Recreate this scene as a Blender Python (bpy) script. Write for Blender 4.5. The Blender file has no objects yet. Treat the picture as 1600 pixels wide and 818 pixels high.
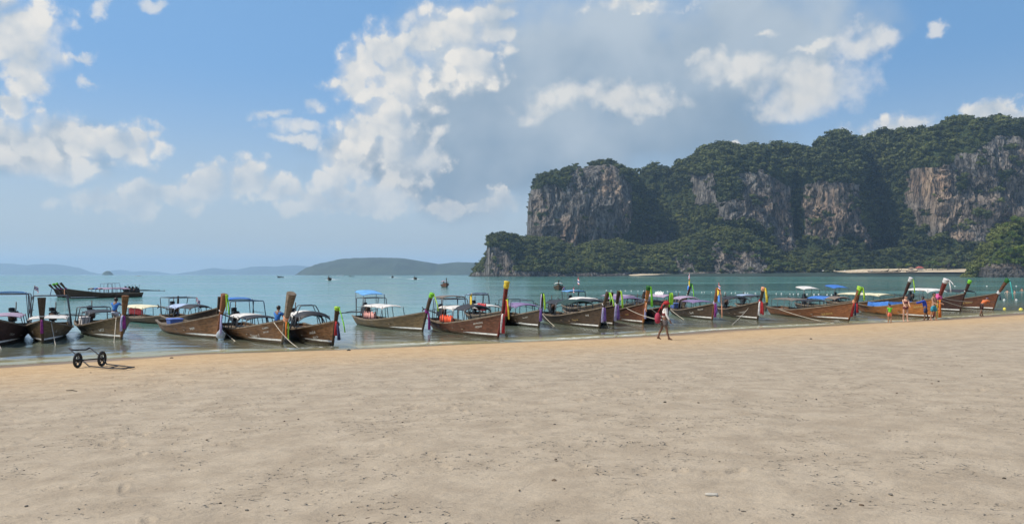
import bpy, math, random
import numpy as np
from mathutils import Vector, Matrix

# ---------------------------------------------------------------- camera, sky, sun, exposure
SC = bpy.context.scene
COL = SC.collection
HC, FPX, CX, HY = 3.2, 1200.0, 800.0, 428.7        # eye height above the sea, focal length / centre / horizon of the 1600 px photo
cam_data = bpy.data.cameras.new('camera')
cam = bpy.data.objects.new('camera', cam_data)
COL.objects.link(cam)
cam.location = (0, 0, HC)
cam.rotation_euler = (math.radians(90), 0, 0)
cam_data.sensor_width = 36
cam_data.lens = 27.0
cam_data.shift_y = (HY - 409.0) / 1600.0
cam_data.clip_start = 0.1
cam_data.clip_end = 60000
SC.camera = cam
SC.view_settings.view_transform = 'Standard'
SC.view_settings.look = 'None'
SC.view_settings.exposure = 0.28
SC.view_settings.gamma = 1.0
SC.cycles.use_denoising = True
SC.cycles.max_bounces = 6
SC.cycles.diffuse_bounces = 2
SC.cycles.glossy_bounces = 2
SC.cycles.transparent_max_bounces = 12
SC.cycles.volume_bounces = 0
SC.cycles.sample_clamp_indirect = 4.0

SUN_EL = math.radians(54)
SUN_AZ = math.radians(-101)                         # from the view direction, negative = left
sun_vec = Vector((math.sin(SUN_AZ) * math.cos(SUN_EL), math.cos(SUN_AZ) * math.cos(SUN_EL), math.sin(SUN_EL)))
sl = bpy.data.lights.new('sun', 'SUN')
sl.energy = 4.2
sl.angle = math.radians(0.5)
sl.color = (1.0, 0.92, 0.80)
so = bpy.data.objects.new('sun', sl)
so.rotation_euler = (-sun_vec).to_track_quat('-Z', 'Y').to_euler()
so.location = (0, 0, 500)
COL.objects.link(so)

W = bpy.data.worlds.new('World')
SC.world = W
W.use_nodes = True
WSTR = 0.1


class NT:
    """small node-tree writer"""
    def __init__(s, tree):
        s.t = tree
        tree.nodes.clear()

    def n(s, kind, ins=None, **props):
        nd = s.t.nodes.new(kind)
        for k, v in props.items():
            setattr(nd, k, v)
        for k, v in (ins or {}).items():
            s.set(nd.inputs[k], v)
        return nd

    def set(s, sock, v):
        if isinstance(v, bpy.types.NodeSocket):
            s.t.links.new(v, sock)
        elif isinstance(v, bpy.types.Node):
            s.t.links.new(v.outputs[0], sock)
        else:
            sock.default_value = v

    def m(s, op, a, b=None, c=None, clamp=False):
        nd = s.t.nodes.new('ShaderNodeMath')
        nd.operation = op
        nd.use_clamp = clamp
        for i, v in enumerate((a, b, c)):
            if v is not None:
                s.set(nd.inputs[i], v)
        return nd.outputs[0]

    def v(s, op, a, b=None, sc=None):
        nd = s.t.nodes.new('ShaderNodeVectorMath')
        nd.operation = op
        s.set(nd.inputs[0], a)
        if b is not None:
            s.set(nd.inputs[1], b)
        if sc is not None:
            s.set(nd.inputs['Scale'], sc)
        return nd.outputs['Value'] if op in ('LENGTH', 'DOT_PRODUCT', 'DISTANCE') else nd.outputs['Vector']

    def mr(s, v, a, b, c=0.0, d=1.0, kind='SMOOTHSTEP'):
        nd = s.t.nodes.new('ShaderNodeMapRange')
        nd.interpolation_type = kind
        for i, x in enumerate((v, a, b, c, d)):
            s.set(nd.inputs[i], x)
        return nd.outputs[0]

    def mix(s, f, a, b, blend='MIX'):
        nd = s.t.nodes.new('ShaderNodeMix')
        nd.data_type = 'RGBA'
        nd.blend_type = blend
        s.set(nd.inputs[0], f)
        for sock, x in ((nd.inputs[6], a), (nd.inputs[7], b)):
            if isinstance(x, tuple) and len(x) == 3:
                x = (*x, 1)
            s.set(sock, x)
        return nd.outputs[2]

    def noise(s, vec, scale, detail=4.0, rough=0.55, dist=0.0, out=0):
        nd = s.n('ShaderNodeTexNoise', {'Vector': vec, 'Scale': scale, 'Detail': detail, 'Roughness': rough, 'Distortion': dist})
        return nd.outputs[out]

    def attr(s, name, out='Fac'):
        return s.n('ShaderNodeAttribute', attribute_name=name).outputs[out]


def srgb(r, g, b):
    f = lambda c: (c / 255 / 12.92) if c / 255 <= 0.04045 else ((c / 255 + 0.055) / 1.055) ** 2.4
    return (f(r), f(g), f(b))


# cumulus of the photograph's sky: azimuth / elevation of each puff (written as where it stands over the 1600 px view)
PUFFS = [(28, 30, 62, 50), (45, 85, 62, 48), (62, 122, 34, 24), (20, 150, 30, 14),
         (15, 215, 55, 46), (70, 225, 60, 44), (135, 212, 55, 42), (195, 212, 55, 36), (140, 184, 18, 20), (228, 200, 20, 16), (70, 262, 90, 26),
         (165, 312, 55, 18), (230, 302, 60, 26), (310, 300, 60, 34), (385, 296, 52, 32), (440, 305, 50, 26), (500, 315, 60, 20), (575, 318, 52, 18),
         
         (540, 128, 38, 32), (590, 95, 55, 46), (650, 72, 55, 46), (712, 62, 55, 46), (765, 35, 46, 62), (780, -20, 40, 40), (740, 110, 50, 40), (620, 140, 80, 50),
         (560, 215, 55, 42), (620, 205, 70, 48), (545, 262, 55, 42), (640, 250, 60, 40), (520, 292, 36, 18), (690, 245, 34, 24), (600, 300, 60, 24),
         (1390, 198, 64, 28), (1350, 212, 38, 16), (1440, 204, 40, 16), (1548, 172, 46, 26), (1610, 185, 60, 18),
         (1140, 221, 18, 8), (690, 322, 34, 11), (745, 325, 40, 7), (785, 316, 24, 11), (1000, 5, 60, 12)]
SOFT = [(860, 152, 38, 24), (905, 143, 46, 24), (970, 150, 58, 20), (1030, 156, 48, 14), (825, 188, 24, 16),
         (1140, 108, 64, 19), (1098, 95, 26, 11), (1268, 138, 70, 34), (1225, 165, 38, 28), (1200, 55, 15, 7), (1322, 72, 38, 20), (1382, 54, 34, 17), (1270, 80, 25, 8), (130, 82, 28, 8), (143, 112, 18, 10), (484, 170, 20, 15), (420, 187, 26, 11), (455, 208, 34, 12), (450, 230, 28, 9), (1485, 30, 16, 10), (145, 12, 17, 14), (232, 0, 22, 9), (620, 40, 20, 14)]
VEIL = [(900, 90, 260, 130), (800, 190, 220, 120), (1040, 150, 190, 130), (1150, 50, 190, 90), (850, 265, 160, 60), (1000, 230, 170, 60),
        (700, 160, 110, 110), (1250, 110, 90, 70), (60, 240, 150, 60), (600, 250, 90, 60), (750, 240, 120, 70)]


def build_sky():
    t = NT(W.node_tree)
    d = t.n('ShaderNodeTexCoord').outputs['Generated']
    sky = t.n('ShaderNodeTexSky', sky_type='NISHITA', sun_disc=False, sun_elevation=SUN_EL, sun_rotation=SUN_AZ,
              air_density=1.0, dust_density=1.0, ozone_density=2.5, altitude=0)
    xyz = t.n('ShaderNodeSeparateXYZ', {0: d})
    az = t.m('ARCTAN2', xyz.outputs[0], xyz.outputs[1])
    el = t.m('ARCSINE', xyz.outputs[2])
    base = t.n('ShaderNodeCombineXYZ', {0: az, 1: el, 2: 0.0}).outputs[0]
    # billows push the puffs' outlines about, at three sizes
    w1 = t.v('SCALE', t.v('SUBTRACT', t.noise(d, 9.0, 2.0, 0.5, out=1), (0.5, 0.5, 0.5)), sc=0.075)
    w2 = t.v('SCALE', t.v('SUBTRACT', t.noise(d, 34.0, 6.0, 0.62, out=1), (0.5, 0.5, 0.5)), sc=0.040)
    p = t.v('ADD', base, t.v('ADD', w1, w2))
    pv = t.v('ADD', base, t.v('SCALE', t.v('SUBTRACT', t.noise(d, 6.0, 3.0, 0.5, out=1), (0.5, 0.5, 0.5)), sc=0.20))

    def field(lst, vec, grow):
        acc = None
        for (x, y, rx, ry) in lst:
            a = math.atan((x - CX) / FPX)
            e = math.atan((HY - y) / FPX * math.cos(a))
            ra, re = rx * grow / FPX * math.cos(a) ** 2, ry * grow / FPX * math.cos(a)
            q = t.v('MULTIPLY', t.v('SUBTRACT', vec, (a, e, 0)), (1 / ra, 1 / re, 0))
            r = t.m('SUBTRACT', 1.0, t.v('LENGTH', q))
            acc = r if acc is None else t.m('SMOOTH_MAX', acc, r, 0.3)
        return acc
    # out of the frame the same broken cumulus goes on, led by broad noise
    far = t.m('MAXIMUM', t.mr(t.m('ABSOLUTE', az), 0.62, 0.8), t.mr(el, 0.40, 0.55))
    gen = t.m('SUBTRACT', t.m('MULTIPLY', t.m('SUBTRACT', t.noise(d, 3.2, 3.0, 0.5), 0.52), 5.0), t.mr(far, 0.0, 1.0, 1.6, 0.0, 'LINEAR'))
    F = t.m('MAXIMUM', field(PUFFS, p, 1.42), gen)
    # rounded billows: ridged noise turned upside down
    def billow(vec):
        n1 = t.m('ABSOLUTE', t.m('SUBTRACT', t.noise(vec, 15.0, 1.0, 0.5), 0.5))
        n2 = t.m('ABSOLUTE', t.m('SUBTRACT', t.noise(vec, 36.0, 1.0, 0.5), 0.5))
        n3 = t.m('SUBTRACT', t.noise(vec, 80.0, 5.0, 0.6), 0.5)
        return t.m('ADD', t.m('ADD', t.m('MULTIPLY', n1, 2.2), t.m('MULTIPLY', n2, 1.25)), t.m('MULTIPLY', n3, 0.55))
    B0 = billow(d)
    B1 = billow(t.v('ADD', d, (-0.010, 0.0, 0.013)))
    mass = t.m('ADD', t.m('MULTIPLY', F, 1.7), t.m('MULTIPLY', t.m('SUBTRACT', B0, 0.42), 1.0))
    emboss = t.m('MULTIPLY', t.m('SUBTRACT', B0, B1), 0.72)
    # crisp on the sunward side, trailing off into vapour on the other
    alpha = t.mr(mass, 0.0, t.mr(emboss, -0.10, 0.15, 1.35, 0.65))
    FS = field(SOFT, p, 1.5)
    alpha2 = t.m('MULTIPLY', t.mr(t.m('ADD', t.m('MULTIPLY', FS, 1.4), t.m('MULTIPLY', t.m('SUBTRACT', B0, 0.42), 1.1)), -0.05, 1.0), 0.72)
    alpha = t.m('MAXIMUM', alpha, alpha2)
    thick = t.mr(F, 0.0, 0.9)
    broad = t.m('MULTIPLY', t.m('SUBTRACT', t.noise(d, 7.0, 4.0, 0.55), t.noise(t.v('ADD', d, (-0.03, 0.0, 0.045)), 7.0, 4.0, 0.55)), 1.9)
    sh = t.m('ADD', t.m('ADD', t.mr(thick, 0.15, 1.0, 0.86, 0.46), emboss), broad, clamp=True)
    white = t.mix(sh, (0.37 / WSTR, 0.44 / WSTR, 0.515 / WSTR), (0.72 / WSTR, 0.695 / WSTR, 0.65 / WSTR))
    V = field(VEIL, pv, 1.2)
    va = t.mr(t.m('ADD', V, t.m('MULTIPLY', t.m('SUBTRACT', t.noise(d, 10.0, 6.0, 0.55), 0.5), 1.0)), -0.02, 0.62, 0.0, 0.93)
    vtone = t.mr(t.m('ADD', t.noise(d, 5.0, 4.0, 0.5), t.mr(el, 0.12, 0.34, -0.16, 0.20, 'LINEAR')), 0.36, 0.70)
    veil = t.mix(vtone, (0.225 / WSTR, 0.31 / WSTR, 0.405 / WSTR), (0.42 / WSTR, 0.485 / WSTR, 0.545 / WSTR))
    # clear blue, deeper overhead; pale humid air low over the sea
    blue = t.mix(t.mr(el, 0.25, 1.1), (0.175 / WSTR, 0.37 / WSTR, 0.66 / WSTR), (0.07 / WSTR, 0.18 / WSTR, 0.44 / WSTR))
    blue = t.mix(t.mr(az, -0.5, 0.6), blue, t.mix(1.0, blue, (0.80, 0.84, 0.86), 'MULTIPLY'))
    skyc = t.mix(0.75, sky.outputs[0], blue)
    low = t.mr(el, -0.02, 0.27, 0.95, 0.0)
    skyc = t.mix(low, skyc, (0.48 / WSTR, 0.555 / WSTR, 0.585 / WSTR))
    c = t.mix(va, skyc, veil)
    # puffs thin out into the humid air near the horizon
    thin = t.mr(el, 0.02, 0.17, 0.22, 0.97)
    c = t.mix(t.m('MULTIPLY', alpha, thin), c, white)
    bg = t.n('ShaderNodeBackground', {'Color': c, 'Strength': WSTR})
    t.n('ShaderNodeOutputWorld', {'Surface': bg})


build_sky()
W.cycles.sampling_method = 'MANUAL'
W.cycles.sample_map_resolution = 512

# ---------------------------------------------------------------- helpers
RNG = np.random.default_rng(7)
random.seed(11)


def Wp(px, py, D):
    """the point D metres out that stands at (px, py) of the photograph"""
    return Vector(((px - CX) / FPX * D, D, HC - (py - HY) / FPX * D))


def sea(px, py, z=0.0):
    D = (HC - z) * FPX / (py - HY)
    return Vector(((px - CX) / FPX * D, D, z))


_perm = np.random.default_rng(3).permutation(4096)
_val = np.random.default_rng(4).random(4096)


def vn(x, y, z=0.0):
    """value noise, 0..1"""
    x, y, z = np.broadcast_arrays(np.asarray(x, float), np.asarray(y, float), np.asarray(z, float))
    xi, yi, zi = np.floor(x).astype(np.int64), np.floor(y).astype(np.int64), np.floor(z).astype(np.int64)
    fx, fy, fz = x - xi, y - yi, z - zi
    fx, fy, fz = (f * f * f * (f * (f * 6 - 15) + 10) for f in (fx, fy, fz))

    def h(a, b, c):
        return _val[_perm[(_perm[(_perm[a & 4095] + b) & 4095] + c) & 4095]]
    r = 0
    for a, wx in ((0, 1 - fx), (1, fx)):
        for b, wy in ((0, 1 - fy), (1, fy)):
            r = r + wx * wy * ((1 - fz) * h(xi + a, yi + b, zi) + fz * h(xi + a, yi + b, zi + 1))
    return r


def fbm(x, y, z=0.0, o=4, g=0.5):
    r, a, s = 0, 1.0, 0
    for i in range(o):
        r = r + a * vn(x * 2 ** i + 17.3 * i, y * 2 ** i - 9.1 * i, np.asarray(z) * 2 ** i)
        s += a
        a *= g
    return r / s - 0.5


def link(name, me, parent=None, loc=None, rz=None):
    o = bpy.data.objects.new(name, me)
    COL.objects.link(o)
    if parent is not None:
        o.parent = parent
    if loc is not None:
        o.location = loc
    if rz is not None:
        o.rotation_euler = (0, 0, rz)
    return o


def tag(o, label=None, cat=None, group=None, kind=None):
    for k, v in (('label', label), ('category', cat), ('group', group), ('kind', kind)):
        if v:
            o[k] = v
    return o


def grid_mesh(name, P, mat, smooth=True, wrap=False, attrs=None):
    """P: rows x cols x 3"""
    R, C = P.shape[:2]
    me = bpy.data.meshes.new(name)
    idx = np.arange(R * C).reshape(R, C)
    if wrap:
        idx = np.concatenate([idx, idx[:, :1]], 1)
    q = np.stack([idx[:-1, :-1], idx[:-1, 1:], idx[1:, 1:], idx[1:, :-1]], -1).reshape(-1, 4)
    raw_mesh(me, P.reshape(-1, 3), q, smooth)
    for k, a in (attrs or {}).items():
        at = me.attributes.new(k, 'FLOAT', 'POINT')
        at.data.foreach_set('value', np.ascontiguousarray(a, dtype=np.float32).ravel())
    me.materials.append(mat)
    return me


def raw_mesh(me, V, F, smooth=True):
    n, k = F.shape
    me.vertices.add(len(V))
    me.vertices.foreach_set('co', np.ascontiguousarray(V, dtype=np.float32).ravel())
    me.loops.add(n * k)
    me.loops.foreach_set('vertex_index', np.ascontiguousarray(F, dtype=np.int32).ravel())
    me.polygons.add(n)
    me.polygons.foreach_set('loop_start', np.arange(0, n * k, k, dtype=np.int32))
    me.polygons.foreach_set('use_smooth', np.full(n, smooth))
    me.update(calc_edges=True)
    me.validate()


class MB:
    """collects shapes, builds ONE mesh object"""
    def __init__(s):
        s.v, s.f, s.mi, s.sm = [], [], [], []

    def add(s, vs, fs, mi=0, sm=False):
        b = len(s.v)
        s.v += [tuple(p) for p in vs]
        for f in fs:
            s.f.append([i + b for i in f])
            s.mi.append(mi)
            s.sm.append(sm)
        return s

    def box(s, c, d, mi=0, rot=None, top=1.0):
        vs = []
        for z in (-1, 1):
            k = top if z > 0 else 1.0
            for x, y in ((-1, -1), (1, -1), (1, 1), (-1, 1)):
                p = Vector((x * d[0] / 2 * k, y * d[1] / 2 * k, z * d[2] / 2))
                if rot is not None:
                    p = rot @ p
                vs.append(p + Vector(c))
        return s.add(vs, [(3, 2, 1, 0), (4, 5, 6, 7), (0, 1, 5, 4), (1, 2, 6, 5), (2, 3, 7, 6), (3, 0, 4, 7)], mi)

    def loft(s, rings, mi=0, sm=True, caps=True, closed=True):
        n = len(rings[0])
        vs = [p for r in rings for p in r]
        fs = []
        for i in range(len(rings) - 1):
            for j in range(n if closed else n - 1):
                k = (j + 1) % n
                fs.append((i * n + j, i * n + k, (i + 1) * n + k, (i + 1) * n + j))
        if caps and closed:
            fs.append(tuple(range(n - 1, -1, -1)))
            fs.append(tuple((len(rings) - 1) * n + j for j in range(n)))
        return s.add(vs, fs, mi, sm)

    def tube(s, pts, r, n=6, mi=0, sm=True):
        pts = [Vector(p) for p in pts]
        rr = r if isinstance(r, (list, tuple)) else [r] * len(pts)
        rings = []
        up = None
        for i, p in enumerate(pts):
            t = (pts[min(i + 1, len(pts) - 1)] - pts[max(i - 1, 0)]).normalized()
            if up is None:
                up = Vector((0, 0, 1)) if abs(t.z) < 0.9 else Vector((1, 0, 0))
            a = t.cross(up).normalized()
            b = a.cross(t).normalized()
            up = b
            rings.append([p + (a * math.cos(2 * math.pi * k / n) + b * math.sin(2 * math.pi * k / n)) * rr[i] for k in range(n)])
        return s.loft(rings, mi, sm)

    def ball(s, c, r, n=8, m=6, mi=0, squash=(1, 1, 1)):
        rings = []
        for i in range(m + 1):
            a = math.pi * (0.02 + 0.96 * i / m) - math.pi / 2
            rings.append([Vector(c) + Vector((math.cos(a) * math.cos(2 * math.pi * k / n) * r * squash[0], math.cos(a) * math.sin(2 * math.pi * k / n) * r * squash[1], math.sin(a) * r * squash[2])) for k in range(n)])
        return s.loft(rings, mi, True)

    def mesh(s, name, mats):
        me = bpy.data.meshes.new(name)
        me.from_pydata(s.v, [], s.f)
        for m in (mats if isinstance(mats, (list, tuple)) else [mats]):
            me.materials.append(m)
        me.polygons.foreach_set('material_index', s.mi)
        me.polygons.foreach_set('use_smooth', s.sm)
        me.update()
        return me

    def build(s, name, mats, parent=None, loc=None, rz=None):
        return link(name, s.mesh(name, mats), parent, loc, rz)


def empty(name, loc, rz=0.0):
    o = bpy.data.objects.new(name, None)
    COL.objects.link(o)
    o.location = loc
    o.rotation_euler = (0, 0, rz)
    o.empty_display_size = 0.2
    return o


_mats = {}


def M(name, col, rough=0.6, var=0.25, scale=6.0, metal=0.0, bump=0.0, stretch=(1, 1, 1), trans=0.0):
    """plain painted / cloth / metal material with soft noise variation in the object's own space"""
    if name in _mats:
        return _mats[name]
    m = bpy.data.materials.new(name)
    m.use_nodes = True
    t = NT(m.node_tree)
    co = t.n('ShaderNodeTexCoord').outputs['Object']
    co = t.v('MULTIPLY', co, stretch)
    nz = t.noise(co, scale, 5.0, 0.6)
    k = t.mr(nz, 0.3, 0.7)
    dark = tuple(c * (1 - var) for c in col)
    lite = tuple(min(1, c * (1 + var * 0.6)) for c in col)
    c = t.mix(k, dark, lite)
    b = t.n('ShaderNodeBsdfPrincipled', {'Base Color': c, 'Roughness': rough, 'Metallic': metal})
    if bump:
        bp = t.n('ShaderNodeBump', {'Height': nz, 'Distance': bump, 'Strength': 0.6})
        t.set(b.inputs['Normal'], bp.outputs[0])
    out = b
    if trans:
        tr = t.n('ShaderNodeBsdfTranslucent', {'Color': c})
        out = t.n('ShaderNodeMixShader', {0: trans, 1: b.outputs[0], 2: tr.outputs[0]})
    t.n('ShaderNodeOutputMaterial', {'Surface': out.outputs[0]})
    _mats[name] = m
    return m


# ---------------------------------------------------------------- shoreline and beach
SHORE = np.array([(-140, -55), (-60, 0), (-30, 18.5), (-17.9, 26.6), (-12.97, 30.8), (-6.6, 33.3), (-2.95, 35.3), (1.5, 37.0), (7.0, 39.9), (12.0, 43.7),
                  (22.1, 49.8), (29.2, 53.8), (42.6, 63.4), (70, 79), (120, 100), (260, 140)], float)


def shore_d(X, Y):
    """signed distance to the waterline, positive inland"""
    best = np.full(np.shape(X), 1e9)
    sgn = np.ones(np.shape(X))
    for (ax, ay), (bx, by) in zip(SHORE[:-1], SHORE[1:]):
        ex, ey = bx - ax, by - ay
        tt = np.clip(((X - ax) * ex + (Y - ay) * ey) / (ex * ex + ey * ey), 0, 1)
        dx, dy = X - (ax + tt * ex), Y - (ay + tt * ey)
        q = dx * dx + dy * dy
        s = np.where(ex * dy - ey * dx > 0, -1.0, 1.0)
        up = q < best
        best = np.where(up, q, best)
        sgn = np.where(up, s, sgn)
    return np.sqrt(best) * sgn


def beach_h(X, Y):
    d = shore_d(X, Y)
    h = np.where(d > 0, 2.4 * (1 - np.exp(-np.maximum(d, 0) / 27)), -4 * (1 - np.exp(np.minimum(d, 0) / 57)))
    near = np.exp(-(d / 3.0) ** 2)
    h = h + near * 0.15 * fbm((X * .86 + Y * .5) / 5.0, (-X * .5 + Y * .86) / 1.6, 1.0, 3)
    return h, d


def on_beach(px, py):
    """where the view ray through (px, py) meets the beach"""
    lo, hi = 2.0, 120.0
    dz = (py - HY) / FPX
    for _ in range(50):
        mid = (lo + hi) / 2
        X = (px - CX) / FPX * mid
        h = float(beach_h(np.array([X]), np.array([mid]))[0][0])
        if HC - dz * mid > h:
            lo = mid
        else:
            hi = mid
    return Vector(((px - CX) / FPX * lo, lo, HC - dz * lo))


def polar(a_dense, n_dense, coarse, r):
    a = np.concatenate([np.linspace(-coarse, -a_dense, 14)[:-1], np.linspace(-a_dense, a_dense, n_dense), np.linspace(a_dense, coarse, 14)[1:]])
    A, R = np.meshgrid(np.radians(a), r)
    return R * np.sin(A), R * np.cos(A), R


def build_sand():
    r = np.concatenate([[0.3, 1.2, 2.4], np.geomspace(3.4, 48, 330), np.geomspace(49, 90, 40), [100, 120, 160, 230, 320]])
    X, Y, R = polar(41, 720, 179.9, r)
    h, d = beach_h(X, Y)
    rough = np.clip(d / 4, 0.0, 1) * np.clip((80 - R) / 40, 0, 1)
    fine = np.clip((26 - R) / 14, 0, 1)
    dz = 0.05 * fbm(X / 2.6, Y / 1.8, 3.0, 3) + 0.030 * fbm(X / 0.7, Y / 0.45, 5.0, 3) * (0.4 + 0.6 * fine)
    # wind- and tide-combed ridges along the shore, soft tyre lines
    u = (X * 0.855 + Y * 0.52)
    w = (-X * 0.52 + Y * 0.855)
    dz += 0.010 * np.clip(fbm(u / 1.4, w / 0.16, 9.0, 3) * 3, -1, 1) * fine
    for ww, amp in ((-6.5, .02), (-9.3, .016), (-17.0, .012)):
        k = (w - (ww + 27.2) + 0.5 * fbm(u / 9, 0, 2.0, 2)) / 0.10
        dz -= amp * np.exp(-k * k)
    # footprints: dents with a pushed-up rim, in trails and in scuffed patches
    rg = np.random.default_rng(21)
    pr = []
    for _ in range(50):
        x0, y0 = rg.uniform(-22, 26), rg.uniform(4.5, 30)
        a = math.radians(rg.uniform(-25, 75)) + (math.pi if rg.random() < .5 else 0)
        for k in range(rg.integers(8, 26)):
            s = 0.13 if k % 2 else -0.13
            pr.append((x0 - s * math.sin(a), y0 + s * math.cos(a), a, rg.uniform(.09, .14), rg.uniform(.04, .06), rg.uniform(.010, .028)))
            x0 += 0.66 * math.cos(a)
            y0 += 0.66 * math.sin(a)
            a += rg.normal(0, .09)
    for _ in range(90):
        cx, cy = rg.uniform(-16, 18), rg.uniform(4.5, 22)
        for k in range(rg.integers(4, 16)):
            pr.append((cx + rg.normal(0, .55), cy + rg.normal(0, .4), rg.uniform(0, 3.1), rg.uniform(.05, .13), rg.uniform(.03, .06), rg.uniform(.010, .026)))
    arad = np.degrees(np.arctan2(X[0], Y[0]))
    for (x, y, a, rl, rw, dep) in pr:
        rr = math.hypot(x, y)
        if rr < 3.6 or rr > 45:
            continue
        i0, i1 = np.searchsorted(r, rr - .4), np.searchsorted(r, rr + .4)
        ac = math.degrees(math.atan2(x, y))
        da = math.degrees(.4 / rr)
        j0, j1 = np.searchsorted(arad, ac - da), np.searchsorted(arad, ac + da)
        sl_ = (slice(i0, i1), slice(j0, j1))
        lx = (X[sl_] - x) * math.cos(a) + (Y[sl_] - y) * math.sin(a)
        ly = -(X[sl_] - x) * math.sin(a) + (Y[sl_] - y) * math.cos(a)
        q = np.sqrt((lx / rl) ** 2 + (ly / rw) ** 2)
        dz[sl_] += dep * (-np.exp(-q ** 4) + 0.45 * np.exp(-((q - 1.35) / .3) ** 2))
    h = h + dz * rough
    m = bpy.data.materials.new('beach_sand')
    m.use_nodes = True
    t = NT(m.node_tree)
    g = t.n('ShaderNodeNewGeometry')
    P = g.outputs['Position']
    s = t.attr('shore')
    n1 = t.noise(P, 0.35, 4.0, 0.55)
    n2 = t.noise(P, 2.2, 5.0, 0.6)
    n3 = t.noise(P, 60.0, 3.0, 0.7)
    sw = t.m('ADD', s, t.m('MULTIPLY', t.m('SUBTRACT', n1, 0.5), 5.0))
    grey_sand = t.mix(t.mr(n2, 0.3, 0.7), (0.318, 0.260, 0.190), (0.412, 0.344, 0.256))
    tan_sand = t.mix(t.mr(n2, 0.3, 0.7), (0.43, 0.290, 0.155), (0.52, 0.372, 0.212))
    c = t.mix(t.mr(sw, 6.0, 20.0), tan_sand, grey_sand)  # brighter orange-tan sand towards the waterline, greyer and darker inland
    wet = t.mr(t.m('ADD', s, t.m('MULTIPLY', t.m('SUBTRACT', n2, 0.5), 1.2)), 0.5, 4.6, 1.0, 0.0)
    c = t.mix(wet, c, (0.185, 0.120, 0.066))
    sea_bed = t.mr(s, -3.0, -0.2, 1.0, 0.0)
    c = t.mix(sea_bed, c, (0.50, 0.43, 0.27))
    # scattered bits of shell, weed and grit
    vo = t.n('ShaderNodeTexVoronoi', {'Vector': P, 'Scale': 3.2})
    spot = t.m('MULTIPLY', t.mr(vo.outputs['Distance'], 0.03, 0.06, 1.0, 0.0), t.mr(t.noise(P, 0.8, 3.0, 0.5), 0.5, 0.6))
    c = t.mix(t.m('MULTIPLY', spot, 0.75), c, (0.07, 0.055, 0.04))
    c = t.mix(t.mr(n3, 0.35, 0.75, 0.0, 0.22), c, (0.22, 0.18, 0.14))
    rg_ = t.mr(wet, 0.0, 1.0, 0.95, 0.42)
    hgt = t.m('ADD', t.m('MULTIPLY', t.noise(t.v('MULTIPLY', t.n('ShaderNodeMapping', {'Vector': P, 'Rotation': (0, 0, -0.4)}).outputs[0], (0.55, 1.0, 1.0)), 7.0, 6.0, 0.62), 0.062), t.m('MULTIPLY', n3, 0.006))
    pits = t.m('MULTIPLY', t.mr(t.noise(t.v('MULTIPLY', P, (0.7, 1.0, 1.0)), 15.0, 2.0, 0.5), 0.60, 0.68), t.mr(t.noise(P, 0.9, 4.0, 0.6), 0.42, 0.60))
    hgt = t.m('SUBTRACT', hgt, t.m('MULTIPLY', pits, 0.04))
    st = t.mr(wet, 0.0, 1.0, 0.85, 0.12)
    bp = t.n('ShaderNodeBump', {'Height': hgt, 'Distance': 1.0, 'Strength': st})
    b = t.n('ShaderNodeBsdfPrincipled', {'Base Color': c, 'Roughness': rg_, 'Normal': bp.outputs[0], 'Specular IOR Level': 0.16})
    t.n('ShaderNodeOutputMaterial', {'Surface': b.outputs[0]})
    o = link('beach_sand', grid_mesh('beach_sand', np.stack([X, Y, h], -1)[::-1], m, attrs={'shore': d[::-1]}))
    tag(o, kind='structure')


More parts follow.
